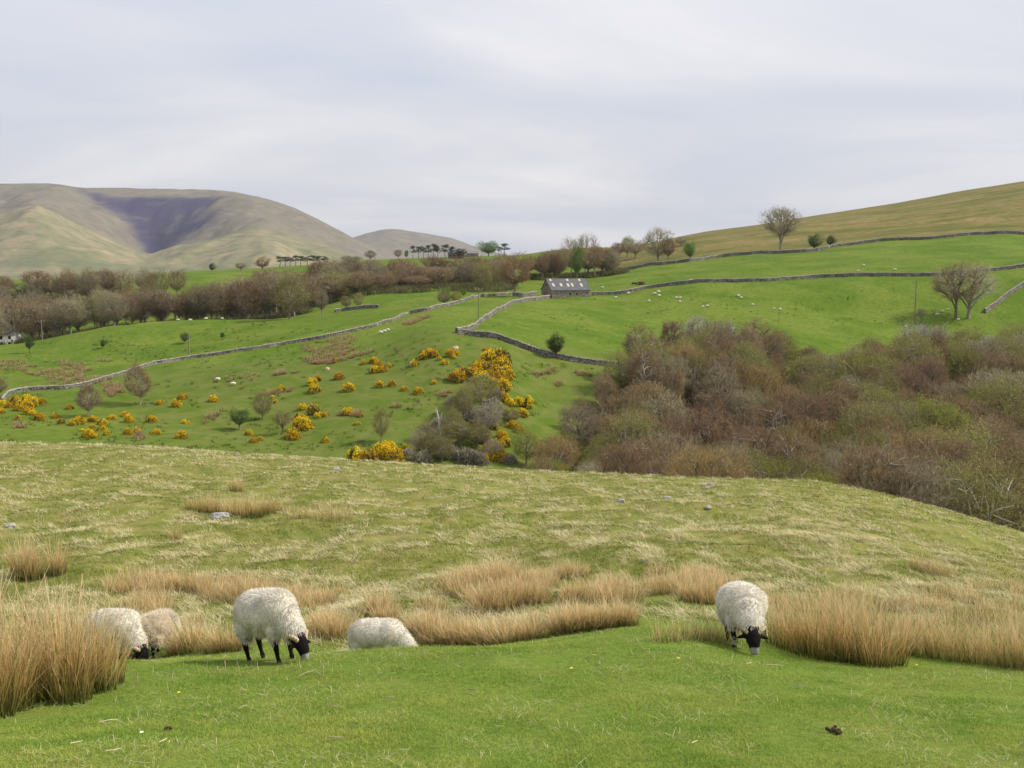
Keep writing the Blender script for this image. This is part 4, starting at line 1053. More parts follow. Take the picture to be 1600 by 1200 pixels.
rn = np.random.RandomState(4); a = rn.uniform(0, 6.28, 900); rr = np.sqrt(rn.rand(900)) * 1.0
P = np.stack([rr * np.cos(a), rr * np.sin(a), rn.uniform(0, 1.25, 900)], 1); V, Fq = slivers(P, P + rn.normal(0, .22, P.shape), np.full(900, .06), rn)
obj('hay', mesh_np('hay', V, Fq, [M['hay']]), r)
V, Fq = box((-3.3, -.5, .25), (-1.4, .5, .85)); V2, F2 = tubes([(-3.1,-.5,0),(-1.6,-.5,0),(-3.1,.5,0),(-1.6,.5,0)], [(-3.1,-.5,.3),(-1.6,-.5,.3),(-3.1,.5,.3),(-1.6,.5,.3)], [.06]*4, [.06]*4, 5)
tr_o = thing('feed_trough', (x, y, z), .3); obj('basin', mesh_np('basin', V, Fq, [M['dark_metal']]), tr_o); obj('legs', mesh_np('legs', V2, F2, [M['dark_metal']]), tr_o)
tr_o.location = (x - .3, y, z); tag(tr_o, 'dark feed trough touching the hay feeder in the upper field', 'trough')
tag(r, 'round hay feeder heaped with hay by the upper field wall', 'hay feeder')

# boulders
def boulder(seed, fl=.55):
    import bmesh
    bm = bmesh.new(); bmesh.ops.create_icosphere(bm, subdivisions=4, radius=.5)
    for v in bm.verts:
        c = np.array(v.co); n = fbm(np.array([c[0] * 2.4 + seed]), np.array([c[1] * 2.4 + c[2] * 3]), 4)[0]; m_ = max(abs(c[0]), abs(c[1]), abs(c[2]))
        v.co *= (1 + .42 * n) * (0.72 + .28 * (.5 / max(m_, .25)) * .62); v.co.z *= fl
    me = bpy.data.meshes.new('boulder'); bm.to_mesh(me); bm.free()
    for p in me.polygons: p.use_smooth = True
    return me
ST = [(343, 810, 32, 'pale grey boulder lying in front of the brown rush patch on the hill', 'boulder'), (16, 824, 20, 'grey stone half sunk in turf near the left edge', 'boulder'),
      (970, 784, 15, 'small flat grey stone, leftmost of those below the hill crest', 'boulder'), (1008, 781, 9, 'tiny pale stone between two larger stones on the hill', 'boulder'), (1043, 779, 14, 'dark topped grey stone in the middle of the hill', 'boulder'),
      (1112, 759, 15, 'pale stone close under the hill crest', 'boulder'), (1104, 763, 9, 'little stone touching the pale stone under the hill crest', 'boulder'), (1107, 794, 13, 'low stone right of the dark topped one, lower down', 'boulder'), (1222, 784, 8, 'small white stone on the right of the hill', 'boulder'),
      (525, 734, 13, 'stone lying on the hill crest right of centre left', 'boulder'), (371, 712, 10, 'small stone on the hill crest at the left', 'boulder'),
      (645, 571, 14, 'sandy pale rock in the gorse knoll, left of another', 'tan_rock'), (711, 546, 11, 'upright sandy rock at the top of the gorse knoll', 'tan_rock'), (511, 578, 9, 'small sandy rock on the slope left of the knoll', 'tan_rock')]
for i, (px, py, w, lab, m) in enumerate(ST):
    x, y, z = hit(px, py, 100 if py < 700 else 14, 1300 if py < 700 else 60); s = y / F * w
    me = boulder(i * 3.7, .8 if m == 'tan_rock' else .5); me.materials.append(M[m])
    o = obj('boulder', me, loc=(x, y, z + .08 * s)); o.scale = (s, s * .8, s); o.rotation_euler = (0, 0, rg.uniform(-.4, .4)); tag(o, lab, 'rock')

# ------------------------------------------------------------------ sheep
import bmesh
def ball_chain(bm, pts):
    """dense row of balls along a chain of (x,y,z,r[,sy])"""
    for a, b in zip(pts[:-1], pts[1:]):
        L = math.dist(a[:3], b[:3]); n = max(1, int(L / (0.35 * min(a[3], b[3]) + 1e-3)))
        for i in range(n + 1):
            t = i / n; p = [a[k] + (b[k] - a[k]) * t for k in range(4)]
            bmesh.ops.create_icosphere(bm, subdivisions=2, radius=p[3], matrix=Matrix.Translation(p[:3]))
def ell(bm, c, r, rot=None):
    m = Matrix.Translation(c) @ (rot.to_4x4() if rot else Matrix.Identity(4)) @ Matrix.Diagonal((*r, 1))
    bmesh.ops.create_icosphere(bm, subdivisions=3, radius=1, matrix=m)
t = NT_('sheep_coat', rough=0.95, spec=0.05)
c = t.n('ShaderNodeVertexColor', layer_name='col').outputs[0]
c = t.mix(1.0, c, t.ramp(t.noise(9, 6, 0.7, obj=True, sc=(1, 1, .6)), [(0.3, (.62, .58, .54)), (0.6, (1, 1, 1))]), 'MULTIPLY')
t.col(c); t.bump(t.noise(40, 4, obj=True), .7, .02); M['sheep'] = t.m
def wool_mat(name, a, b, c_):
    t = NT_(name, rough=0.9, spec=0.05); base = t.ramp(t.attr('rnd'), [(0, a), (.5, b), (1, c_)])
    base = t.mix(t.ramp(t.noise(5, 4, .6, obj=True), [(0.5, (0, 0, 0)), (0.72, (.55, .55, .55))]), base, tuple(x * .5 for x in a))
    t.col(base); t.soft(.32); return t.m
M['wool'] = wool_mat('wool', (.62, .58, .50), (.80, .765, .68), (.90, .87, .80))
M['wool_cream'] = wool_mat('wool_cream', (.56, .48, .36), (.82, .74, .60), (.90, .85, .74))
def make_sheep(seed, look='side', fur=9000, fur_len=.036, wool='wool', voxel=.014, head_turn=0.0, legs=True, nose_z=.035):
    """grazing ewe facing +x, feet on z=0; returns root"""
    rng = np.random.RandomState(seed)
    bm = bmesh.new()
    ell(bm, (-.18, 0, .525), (.31, .235, .215)); ell(bm, (-.04, 0, .515), (.40, .262, .228)); ell(bm, (.17, 0, .525), (.25, .225, .215))
    ell(bm, (-.36, 0, .50), (.14, .18, .18))
    ht = head_turn
    def hp(x, z, k): return (x, ht * k, z)
    n0, n1, n2 = hp(.30, .47, .1), hp(.43, .36, .45), hp(.515, .265, .8)
    ball_chain(bm, [(*n0, .18), (*n1, .135), (*n2, .095)])
    sk, mz = hp(.555, .215, 1.0), hp(.60, nose_z + .03, 1.25)
    ball_chain(bm, [(*sk, .082), (*hp(.59, .15, 1.12), .066), (*mz, .046)])
    ell(bm, hp(.585, .17, 1.1), (.052, .068, .085))
    for sg_ in (-1, 1):      # ears, drooping sideways
        e0 = Vector(sk) + Vector((-.02, sg_ * .06, .0)); e1 = e0 + Vector((-.015, sg_ * .10, -.035))
        ball_chain(bm, [(*e0, .022), (*((e0 + e1) / 2), .026), (*e1, .012)])
        y_ = .115 * sg_; st = rng.uniform(-.05, .05)
        ball_chain(bm, [(.21, y_, .36, .085), (.215 + st, y_, .22, .042), (.215 + st, y_ * .98, .19, .036), (.22 + st, y_ * .95, .07, .024), (.225 + st, y_ * .95, .045, .030), (.235 + st, y_ * .95, .022, .030)])
        st = rng.uniform(-.05, .05)
        ball_chain(bm, [(-.32, y_, .38, .11), (-.33 + st, y_, .27, .065), (-.385 + st, y_ * .98, .205, .036), (-.36 + st, y_ * .95, .07, .024), (-.352 + st, y_ * .95, .045, .030), (-.342 + st, y_ * .95, .022, .030)])
    ball_chain(bm, [(-.47, 0, .52, .05), (-.51, 0, .42, .045), (-.50, 0, .33, .035)])
    me = bpy.data.meshes.new('tmp'); bm.to_mesh(me); bm.free()
    o = obj('tmp', me)
    rm = o.modifiers.new('r', 'REMESH'); rm.mode = 'VOXEL'; rm.voxel_size = voxel
    sm = o.modifiers.new('s', 'SMOOTH'); sm.iterations = 4; sm.factor = .5
    dg = bpy.context.evaluated_depsgraph_get(); me2 = bpy.data.meshes.new_from_object(o.evaluated_get(dg)); bpy.data.objects.remove(o)
    n = len(me2.vertices); co = np.zeros(n * 3, np.float32); me2.vertices.foreach_get('co', co); co = co.reshape(-1, 3)
    no = np.zeros(n * 3, np.float32); me2.vertices.foreach_get('normal', no); no = no.reshape(-1, 3)
    # colour regions: black face and legs with white marks, grey muzzle, woolly body
    skv, mzv = np.array(sk), np.array(mz); ax = mzv - skv; tt = ((co - skv) @ ax) / (ax @ ax)
    dist = np.linalg.norm(co - (skv + np.clip(tt, -.35, 1.2)[:, None] * ax), axis=1)
    head = (dist < .115) & (tt > -.55) | ((co[:, 0] > .46) & (co[:, 2] < .26))
    earr = (co[:, 0] > .45) & (np.abs(co[:, 1] - sk[1]) > .06) & (co[:, 2] < .30)
    leg = (co[:, 2] < .275 + .02 * np.sin(co[:, 0] * 40)) & (co[:, 0] < .42)
    patch = fbm(co[:, 0] * 14 + seed, co[:, 2] * 14 + co[:, 1] * 9, 3)
    black = head | earr | leg
    wc = dict(wool=(.74, .70, .62), wool_cream=(.66, .57, .44))[wool]
    colr = np.tile(np.array(wc), (n, 1)) * (1 + .25 * patch[:, None])
    colr[black] = (.016, .013, .014)
    colr[leg & (patch > .40) & (co[:, 2] < .2)] = (.42, .40, .37)
    colr[head & (tt > .80)] = (.36, .34, .33)
    ca = me2.attributes.new('col', 'FLOAT_COLOR', 'POINT'); ca.data.foreach_set('color', np.concatenate([colr, np.ones((n, 1))], 1).astype(np.float32).ravel())
    me2.materials.clear(); me2.materials.append(M['sheep'])
    me2.polygons.foreach_set('use_smooth', np.ones(len(me2.polygons), bool)); me2.name = 'sheep_body'
    root = thing('sheep'); obj('body', me2, root)
    # fleece: locks of wool that hang back and down
    if fur:
        cand = np.where(~black | (leg & (co[:, 2] > .24)))[0]
        idx = rng.choice(cand, fur); B = co[idx] + rng.normal(0, .006, (fur, 3)); N = no[idx]
        N = N / (np.linalg.norm(N, axis=1, keepdims=True) + 1e-9)
        clump = np.stack([fbm(B[:, 0] * 9, B[:, 2] * 9 + k * 5, 2) for k in range(3)], 1)
        g_ = np.tile(np.array([-.25, 0, -.75]), (fur, 1)); g_ = g_ - (g_ * N).sum(1, keepdims=True) * N
        d = N * .20 + g_ * 1.0 + clump * .42 + rng.normal(0, .09, (fur, 3)); d /= np.linalg.norm(d, axis=1, keepdims=True)
        if wool == 'wool_cream': d = N * .8 + rng.normal(0, .5, (fur, 3)); d /= np.linalg.norm(d, axis=1, keepdims=True)
        L = fur_len * rng.uniform(.5, 1.35, fur) * (1 + .35 * (B[:, 2] < .40))
        V, Fq = slivers(B - N * .012, B + d * L[:, None], np.full(fur, .0034), rng)
        obj('fleece', mesh_np('fleece', V, Fq, [M[wool]], dict(rnd=np.repeat(np.clip(rng.normal(.55, .22, fur), 0, 1), 4))), root)
    # horns: a curl on each side of the poll
    for sg_ in (-1, 1):
        c0 = Vector(sk) + Vector((-.005, sg_ * .035, .05)); pts = []
        for i in range(13):
            a = i / 12 * 4.1; R_ = .078 * (1 - .25 * i / 12)
            pts.append((c0.x - .045 + R_ * math.cos(a) * .75 + .01, c0.y + sg_ * (.012 + .085 * math.sin(min(a, 1.6)) * .7 + .008 * i / 2), c0.z - .02 + R_ * math.sin(a) * .9, .026 * (1 - .85 * i / 12) + .002))
        P_ = np.array(pts); V, Fq = tubes(P_[:-1, :3], P_[1:, :3], P_[:-1, 3], P_[1:, 3], 7)
        obj('horn', mesh_np('horn', V, Fq, [M['horn']], smooth=True), root)
    return root
def seat(root, x, y, rz, s, drop=0.0, tilt=0.0, sz=1.0):
    """feet follow the ground: pitch the animal to the slope under its feet"""
    hx_, hy_ = math.cos(rz), math.sin(rz)
    zf = g1(x + hx_ * .22 * s, y + hy_ * .22 * s); zb = g1(x - hx_ * .35 * s, y - hy_ * .35 * s)
    zc = zb + (zf - zb) * .61
    root.rotation_euler = (0, -math.atan2(zf - zb, .57 * s) + tilt, rz); root.location = (x, y, zc - drop); root.scale = (s, s, s * sz)
def near_hit(px, py, y0=7, y1=14): return hit(px, py, y0, y1)
S2 = make_sheep(1, fur=24000, head_turn=-.03)
x, y, z = near_hit(430, 1031); seat(S2, x, y, math.radians(-38), 0.95, drop=.02, sz=1.13)
tag(S2, 'white horned black faced ewe standing side on and grazing, left of centre', 'sheep')
S5 = make_sheep(5, fur=24000, head_turn=.03, nose_z=.02)
x, y, z = near_hit(1163, 1014, 8, 13); seat(S5, x, y + .1, math.radians(-95), 1.10, drop=.0, sz=.90)
tag(S5, 'white horned ewe grazing head on beside the tall right rushes', 'sheep')
S1 = make_sheep(9, fur=21000, head_turn=-.10)
x, y, z = near_hit(187, 1033); seat(S1, x, y, math.radians(-26), 1.0, drop=.04)
tag(S1, 'white curl horned sheep half hidden behind the tall left rushes', 'sheep')
S4 = make_sheep(12, fur=18000, wool='wool_cream', fur_len=.06)
for ch in list(S4.children):
    if ch.name.startswith('horn'): bpy.data.objects.remove(ch)
x, y, z = near_hit(246, 1030); seat(S4, x * 1.03, y * 1.03, math.radians(80), .78, drop=.0)
tag(S4, 'small curly cream brown sheep behind the head of the curl horned one', 'sheep')
S3 = make_sheep(15, fur=18000, head_turn=.02)
x = (590 - 800) / F * 12.3; seat(S3, x, 12.3, math.radians(-18), .82, drop=-.02)
tag(S3, 'white sheep grazing with legs and face hidden by the grassy lip', 'sheep')

# sheep far away on the green fields
far = make_sheep(30, fur=0, voxel=.035)
far_mesh = far.children[0].data
for ch in list(far.children): bpy.data.objects.remove(ch)
bpy.data.objects.remove(far)
far_mat = NT_('far_fleece', rough=.95); far_mat.col(far_mat.n('ShaderNodeVertexColor', layer_name='col').outputs[0]); far_mesh.materials.clear(); far_mesh.materials.append(far_mat.m)
cc = np.zeros(len(far_mesh.vertices) * 4, np.float32); far_mesh.attributes['col'].data.foreach_get('color', cc); cc = cc.reshape(-1, 4)
cc[cc[:, 0] > .3, :3] = (.70, .66, .57); far_mesh.attributes['col'].data.foreach_set('color', cc.ravel())
FARS = {
 'in the field right of the barn': [(962,467),(982,460),(1023,461),(1029,458),(1030,464),(1014,472),(1057,467),(1063,467),(1062,473)],
 'in mid slope below the wall': [(1098,481),(1105,480),(1154,464),(1158,467),(1176,478),(1209,484),(1219,485)],
 'in the field between the upper walls': [(917,449),(941,451),(1079,439),(1341,425),(1349,416),(1398,423)],
 'near the tall bare pair of trees': [(1472,488),(1481,485),(1464,493),(1497,501),(1513,498),(1415,512)],
 'along the crest of the left green mound': [(278,502),(297,502),(322,500),(347,500)],
 'resting on the left slope above the gorse': [(340,596),(364,603)],
 'standing by the rushes under the long wall': [(595,522),(601,520),(606,518)],
}
for where, lst in FARS.items():
    lst.sort()
    for i, (px, py) in enumerate(lst):
        x, y, z = hit(px, py, 150, 460); k = rg.uniform(.88, 1.08) * (1.0 if y < 330 else 1.12)
        o = obj('far_sheep', far_mesh, loc=(x, y, z)); o.rotation_euler = (0, 0, rg.choice([rg.uniform(-.6, .6), rg.uniform(2.6, 3.7), rg.uniform(0, 6.28)])); o.scale = (k, k, k)
        tag(o, f'tiny white sheep {where}, {ordinal(i, len(lst))}', 'sheep', 'distant sheep ' + where)

# ------------------------------------------------------------------ rushes
def rush_mesh(name, P, H, Wd, rng, mat, lean=.16, bend=.2, az=None, seg=3):
    n = len(P)
    brk = np.where(rng.rand(n) < .07, rng.uniform(2, 5, n), 1.0)      # bent and broken stems
    V, Fq, h, r = blades(P, H * rng.uniform(.45, 1.2, n) / np.sqrt(brk), Wd * rng.uniform(.5, 1.6, n), np.abs(rng.normal(0, lean, n)) * brk, np.abs(rng.normal(0, bend, n)), rng, az, seg)
    return mesh_np(name, V, Fq, [M[mat]], dict(h=h, rnd=r))
def stand(cl, n, hgt, label, seed, mat='rush', w=.0085, spread=.14, y0=6.5, y1=60, name='rush_stand', lean=.17):
    """tall rushes: cl = clump feet in picture columns and rows"""
    rng = np.random.RandomState(seed); Ps, Az = [], []
    Hc = []
    for (px, py, k) in cl:
        x, y, z = hit(px, py, y0, y1)
        a = rng.uniform(0, 6.28, int(n * k * .72)); Hc.append(np.full(len(a), rng.uniform(.72, 1.12))); rr = spread * np.sqrt(rng.rand(len(a))) * math.sqrt(k)
        xx, yy = x + rr * np.cos(a), y + rr * np.sin(a); Ps.append(np.stack([xx, yy, gz(xx, yy) - .02], 1)); Az.append(a + rng.normal(0, .7, len(a)))
    P = np.concatenate(Ps); az = np.concatenate(Az)
    c0 = P.mean(0)
    o = obj(name, rush_mesh(name, P - c0, hgt * np.concatenate(Hc), w, rng, mat, lean=lean, az=az), loc=tuple(c0)); tag(o, label, 'rushes', 'rush stands'); return o
stand([(-15,1120,1.2),(15,1108,1.2),(40,1095,1.2),(60,1092,1),(85,1088,1.2),(110,1095,1.2),(135,1080,1.2),(158,1080,.6),(174,1068,.45),(20,1075,1),(60,1065,1),(100,1060,.8),(135,1056,.5),(-30,1090,1.4)], 230, .94,
      'tall straw coloured rush stand in the left corner in front of a sheep', 41, spread=.17)
stand([(1215,1008,.6),(1235,1016,.9),(1262,1024,1),(1290,1030,1),(1318,1034,1),(1345,1038,1),(1370,1042,.9),(1392,1040,.9),(1245,1002,.9),(1280,1010,1),(1320,1015,1),(1355,1020,1),(1395,1022,1),(1225,996,.6)], 250, .80,
      'tall dense rush stand right of the head on ewe', 42, spread=.19)
stand([(1425,1022,.8),(1450,1026,1),(1480,1030,1),(1510,1034,1),(1540,1038,1),(1570,1040,1),(1600,1044,1),(1630,1046,1),(1440,1010,1),(1490,1015,1),(1545,1018,1),(1595,1024,1)], 200, .66,
      'lower pale rush stand running out of the picture on the right', 43, mat='rush_mid', spread=.22)
stand([(1045,1002,.7),(1070,1000,.9),(1095,998,1),(1112,1002,1),(1130,998,1),(1030,1003,.4)], 110, .36, 'short reddish rush stand behind the head on ewe on her left', 44, mat='rush_mid', spread=.2, y0=10)
stand([(30,905,1),(42,904,1.3),(54,903,1)], 260, .95, 'isolated round rush tussock near the left edge', 45, mat='rush_mid', y0=14, spread=.13)
stand([(86,897,.8),(95,896,.8)], 220, .72, 'smaller rush tussock just right of the isolated round one', 46, mat='rush_mid', y0=14, spread=.12)
stand([(276,846,.8)], 200, .60, 'single upright rush tuft in the middle of the left hillside', 47, mat='rush_mid', y0=15, spread=.13)
stand([(366,768,1),(372,767,1)], 170, .62, 'small rush tuft above the brown rush patch on the hill', 48, mat='rush_mid', y0=20, w=.009)
stand([(305,797,.8),(325,800,1),(345,800,1.1),(365,805,1.2),(382,805,1.4),(398,805,1.4),(412,802,1.2),(430,798,.9)], 260, .62, 'brown rush patch behind the pale boulder on the hill', 49, mat='rush', y0=20, w=.009, spread=.35)
stand([(456,806,.6),(464,807,.7),(472,808,.7)], 120, .42, 'thin rush tuft between the brown rush patch and the paler one', 53, mat='rush_mid', y0=20, w=.009, spread=.4)
stand([(500,812,.9),(510,812,.9),(520,812,.9),(530,812,.8)], 150, .48, 'thin pale rush patch on the hill, right of the brown rush patch', 50, mat='rush_mid', y0=20, w=.009, spread=.6)
stand([(1428,888,.8),(1442,890,1),(1455,894,.9),(1470,900,.7),(1480,905,.5)], 170, .42, 'small reddish rush patch alone on the right hillside', 51, mat='rush_mid', y0=15, w=.007, spread=.22)
stand([(735,806,.6)], 80, .3, 'tiny dry tuft in the middle of the hill', 52, mat='rush_mid', y0=20)
def in_poly(px, py, poly):
    c = np.zeros(len(px), bool); j = len(poly) - 1
    for i in range(len(poly)):
        (xi, yi), (xj, yj) = poly[i], poly[j]
        c ^= ((yi > py) != (yj > py)) & (px < (xj - xi) * (py - yi) / (yj - yi + 1e-9) + xi); j = i
    return c
def patch_rushes(name, polys, nclump, nb, H, w, label, seed, mat, y0, y1, spread, gapn=.0, lean=.16):
    rng = np.random.RandomState(seed); PXs, PYs, HS = [], [], []
    for poly, k in polys:
        a = np.array(poly, float); m = int(nclump * k); cnt = 0
        px = rng.uniform(a[:, 0].min(), a[:, 0].max(), m * 8); py = rng.uniform(a[:, 1].min(), a[:, 1].max(), m * 8)
        keep = in_poly(px, py, poly) & (fbm(px / 60, py / 14, 3) > gapn); px, py = px[keep][:m], py[keep][:m]; PXs.append(px); PYs.append(py)
    px, py = np.concatenate(PXs), np.concatenate(PYs)
    x, y, z = hits(px, py, y0, y1, 300)
    n = len(x); ch = rng.uniform(.5, 1.3, n) * (1 + .5 * fbm(x / .7, y / .9, 2))
    a = rng.uniform(0, 6.28, (n, nb)); rr = spread * np.sqrt(rng.rand(n, nb))
    X = (x[:, None] + rr * np.cos(a)).ravel(); Yv = (y[:, None] + rr * np.sin(a)).ravel()
    P = np.stack([X, Yv, gz(X, Yv) - .02], 1); az = (a + rng.normal(0, .7, a.shape)).ravel()
    o = obj(name, rush_mesh(name, P, H * np.repeat(ch, nb), w, rng, mat, lean=lean, az=az, seg=2)); tag(o, label, 'rushes', kind='stuff')
patch_rushes('rushes', [([(165,925),(190,900),(260,905),(330,900),(400,915),(480,930),(500,960),(370,960),(330,985),(230,965),(160,950)], 1.0),
    ([(275,1000),(380,985),(380,1018),(280,1022)], .34), ([(470,925),(560,930),(640,935),(660,960),(620,975),(520,960),(480,945)], .55),
    ([(620,925),(700,915),(780,900),(850,890),(930,900),(975,925),(960,945),(880,950),(800,955),(700,960),(640,965)], 1.2),
    ([(490,975),(550,985),(555,1012),(500,1012)], .2), ([(640,975),(760,968),(850,985),(980,975),(985,995),(880,1000),(760,1008),(650,1008)], 1.0),
    ([(1000,905),(1040,895),(1100,905),(1150,920),(1140,945),(1050,945),(1010,930)], .55), ([(980,935),(1040,945),(1100,955),(1090,975),(1020,965)], .18)],
    380, 34, .35, .010, 'broad band of tawny rushes across the foot of the hill behind the sheep', 60, 'rush_mid', 12.3, 30, .13, .10, .26)
patch_rushes('rushes', [([(1200,925),(1400,935),(1500,925),(1600,915),(1640,950),(1600,1000),(1430,985),(1300,975),(1220,970)], 1.0)], 130, 38, .34, .010,
    'sparser tawny rushes behind the tall right stands', 61, 'rush_mid', 12.5, 30, .13, .08, .26)
patch_rushes('bracken', [([(-20,563),(60,565),(130,565),(180,562),(150,575),(135,590),(150,600),(90,602),(60,590),(20,578),(-20,580)], 1.0), ([(145,590),(185,582),(175,592),(150,600)], .1), ([(160,600),(190,602),(196,614),(168,622)], .25)],
    380, 15, .85, .07, 'tawny dead rush bed on the low ground at the far left', 62, 'rush_far', 120, 330, .38, -.18, .3)
patch_rushes('bracken', [([(470,540),(560,522),(640,502),(660,500),(600,517),(560,532),(520,548),(480,552)], .5), ([(490,552),(540,540),(560,545),(530,560),(490,572),(470,565)], .4), ([(425,585),(470,572),(540,558),(590,545),(580,552),(520,570),(480,580),(430,588)], .5),
    ([(610,512),(650,499),(672,492),(670,497),(640,508)], .2), ([(540,504),(575,502),(575,509),(545,510)], .12), ([(400,618),(460,606),(470,608),(430,618)], .1), ([(480,612),(515,610),(510,616),(480,618)], .06), ([(620,598),(700,590),(700,600)], .04)],
    420, 13, .8, .07, 'rusty rush tufts strewn over the slope under the long wall', 63, 'rush_far', 120, 330, .32, -.02, .3)
patch_rushes('bracken', [([(832,585),(870,575),(870,582),(838,590)], .25), ([(898,582),(925,582),(925,588),(900,588)], .16), ([(868,598),(880,598),(880,606),(868,606)], .08), ([(20,662),(45,662),(40,670),(22,670)], .1), ([(315,655),(350,640),(345,650),(318,664)], .12),
    ([(205,680),(225,680),(222,690),(205,690)], .1), ([(680,615),(710,610),(705,620),(685,620)], .12), ([(525,645),(560,643),(562,652),(530,650)], .12), ([(610,632),(628,632),(626,638),(612,638)], .06), ([(330,590),(400,580),(420,590),(350,600)], .1), ([(940,408),(1010,394),(1100,384),(1100,392),(1010,404),(950,418)], .5)],
    150, 14, .85, .08, 'few brown tufts dotted over the green slopes beyond the crest', 64, 'rush_far', 110, 640, .4, -.6, .25)
M['tuft_green'] = grass_mat('tuft_green', (0.035, 0.055, 0.01), (0.07, 0.10, 0.018), (0.16, 0.17, 0.05), ((0.7, 0.8, 0.6), (1.5, 1.2, 1.2)))
patch_rushes('pasture_tufts', [([(0, 620), (300, 560), (620, 505), (715, 530), (850, 560), (940, 580), (860, 690), (600, 720), (0, 690)], 1.0), ([(0, 545), (300, 505), (600, 485), (560, 512), (300, 555), (0, 600)], .35), ([(870, 470), (1500, 445), (1590, 500), (1000, 520), (760, 510)], .25)],
    900, 12, .45, .06, 'small dark green tufts sprinkled over the pastures', 65, 'tuft_green', 110, 420, .35, .1, .3)
# ------------------------------------------------------------------ grass near the camera
rng = np.random.RandomState(90)
def scatter(n, y0, y1, p, half=.545):
    """points whose density falls off with distance"""
    u_ = rng.rand(n); y = (y0 ** (1 - p) + u_ * (y1 ** (1 - p) - y0 ** (1 - p))) ** (1 / (1 - p)) if p != 1 else y0 * (y1 / y0) ** u_
    x = rng.uniform(-half, half, n) * y; return x, y
x, y = scatter(330000, 5.2, 13.4, 0.6)
lawn_k = (1 - sstep(12.2, 13.6, y)); keep = rng.rand(len(x)) < np.maximum(lawn_k, .25); x, y = x[keep], y[keep]
P = np.stack([x, y, gz(x, y) - .005], 1); n = len(P)
hh = .028 * (1 + .8 * fbm(x / .5, y / .5, 3)) * rng.uniform(.5, 1.3, n)
V, Fq, h, r = blades(P, hh, .0046 * np.ones(n), rng.uniform(.1, .7, n), rng.uniform(0, .9, n), rng, seg=1)
tone = np.clip(r * .7 + .15 + .7 * np.repeat(fbm(x / .35 + 9, y / .35, 3), 4) + .5 * np.repeat(fbm(x / 1.6 + 3, y / 1.6, 3), 4), 0, 1)
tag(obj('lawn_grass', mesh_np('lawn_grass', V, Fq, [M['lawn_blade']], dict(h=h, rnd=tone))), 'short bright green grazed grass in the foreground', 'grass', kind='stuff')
x, y = scatter(16000, 5.2, 13.2, 0.8)
kk = fbm(x / .5 + 20, y / .5, 3) + .5 * fbm(x / 2, y / 1.2, 2) > .05; x, y = x[kk], y[kk]; n = len(x)
P = np.stack([x, y, gz(x, y)], 1)
V, Fq, h, r = blades(P, .036 * rng.uniform(.4, 1.3, n), .0045 * np.ones(n), rng.uniform(.2, 2.2, n), rng.uniform(0, 1.2, n), rng, seg=2)
tag(obj('dead_grass', mesh_np('dead_grass', V, Fq, [M['pale_blade']], dict(h=h, rnd=r))), 'short dead straws mixed through the foreground lawn', 'grass', kind='stuff')
# pale wisps and green tufts over the hill
def hill_grass(n, mat, H, W, label, thr, nm, seed, p=1.5, clump=6, spread=.05, lean=.8, fx=1.3, fy=1.3, out=1.0):
    x, y = scatter(n // clump, 12.6, 60, p, .56)
    k = fbm(x / fx + seed, y / fy, 3) + .45 * fbm(x / 7, y / 9 + seed, 3) + .30 * (fbm(x / .22 + seed, y / .5, 2)) > thr
    k &= rng.rand(len(x)) < sstep(12.4, 16, y)
    x, y = x[k], y[k]
    sp = spread * (1 + y / 25)
    X = np.repeat(x, clump) + rng.normal(0, 1, len(x) * clump) * np.repeat(sp, clump); Yv = np.repeat(y, clump) + rng.normal(0, 1, len(x) * clump) * np.repeat(sp, clump)
    P = np.stack([X, Yv, gz(X, Yv) - .01], 1); m = len(P)
    az = np.repeat(rng.normal(3.4, .9, len(x)), clump) + rng.normal(0, .8, m)      # combed by the wind
    hs = np.repeat(rng.uniform(.6, 1.4, len(x)), clump)
    V, Fq, h, r = blades(P, H * hs * rng.uniform(.5, 1.3, m), W * np.maximum(1, Yv / 18), rng.uniform(.1, lean, m), rng.uniform(.1, 1.4, m) * out, rng, az, 2)
    tag(obj(nm, mesh_np(nm, V, Fq, [M[mat]], dict(h=h, rnd=r))), label, 'grass', kind='stuff')
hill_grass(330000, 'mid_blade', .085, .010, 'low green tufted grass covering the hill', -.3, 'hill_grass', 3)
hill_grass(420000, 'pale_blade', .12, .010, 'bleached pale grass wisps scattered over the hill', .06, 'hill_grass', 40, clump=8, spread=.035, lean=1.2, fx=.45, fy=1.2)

# dead stalks, flowers, droppings on the lawn
def stalk(P0, P1, w):
    mid = (P0 + P1) / 2 + np.array([rg.uniform(-.01, .01), 0, rg.uniform(-.005, .01)])
    V, Fq = tubes([P0, mid], [mid, P1], [w, w * .8], [w * .8, w * .4], 5)
    return V, Fq
UP = [(1165,1044,10),(175,1040,18),(195,1060,25),(215,1068,22),(262,1086,26),(268,1060,16),(285,1044,14),(310,1052,20),(322,1050,28),(352,1044,14),(375,1056,26),(398,1040,12),(405,1048,18),(432,1050,10),(470,1046,20),(486,1052,14),(505,1056,24),(520,1050,12),(532,1046,10),(575,1038,12),(594,1032,14),(628,1046,16),(655,1030,10),(664,1028,16),(700,1030,8),(745,1026,14),(770,1024,8),(800,1030,8),(858,1078,12),(846,1066,16),(946,1018,10),(1030,1022,14),(1050,1020,10),(1064,1028,8),(1120,1030,12),(1326,1058,14),(1490,1058,14),(1530,1060,10),(1575,1062,12),(240,1050,10),(560,1052,8),(610,1064,10),(420,1066,10),(341,1048,10),(455,1040,8),(1436,1084,16)]
UP.sort()
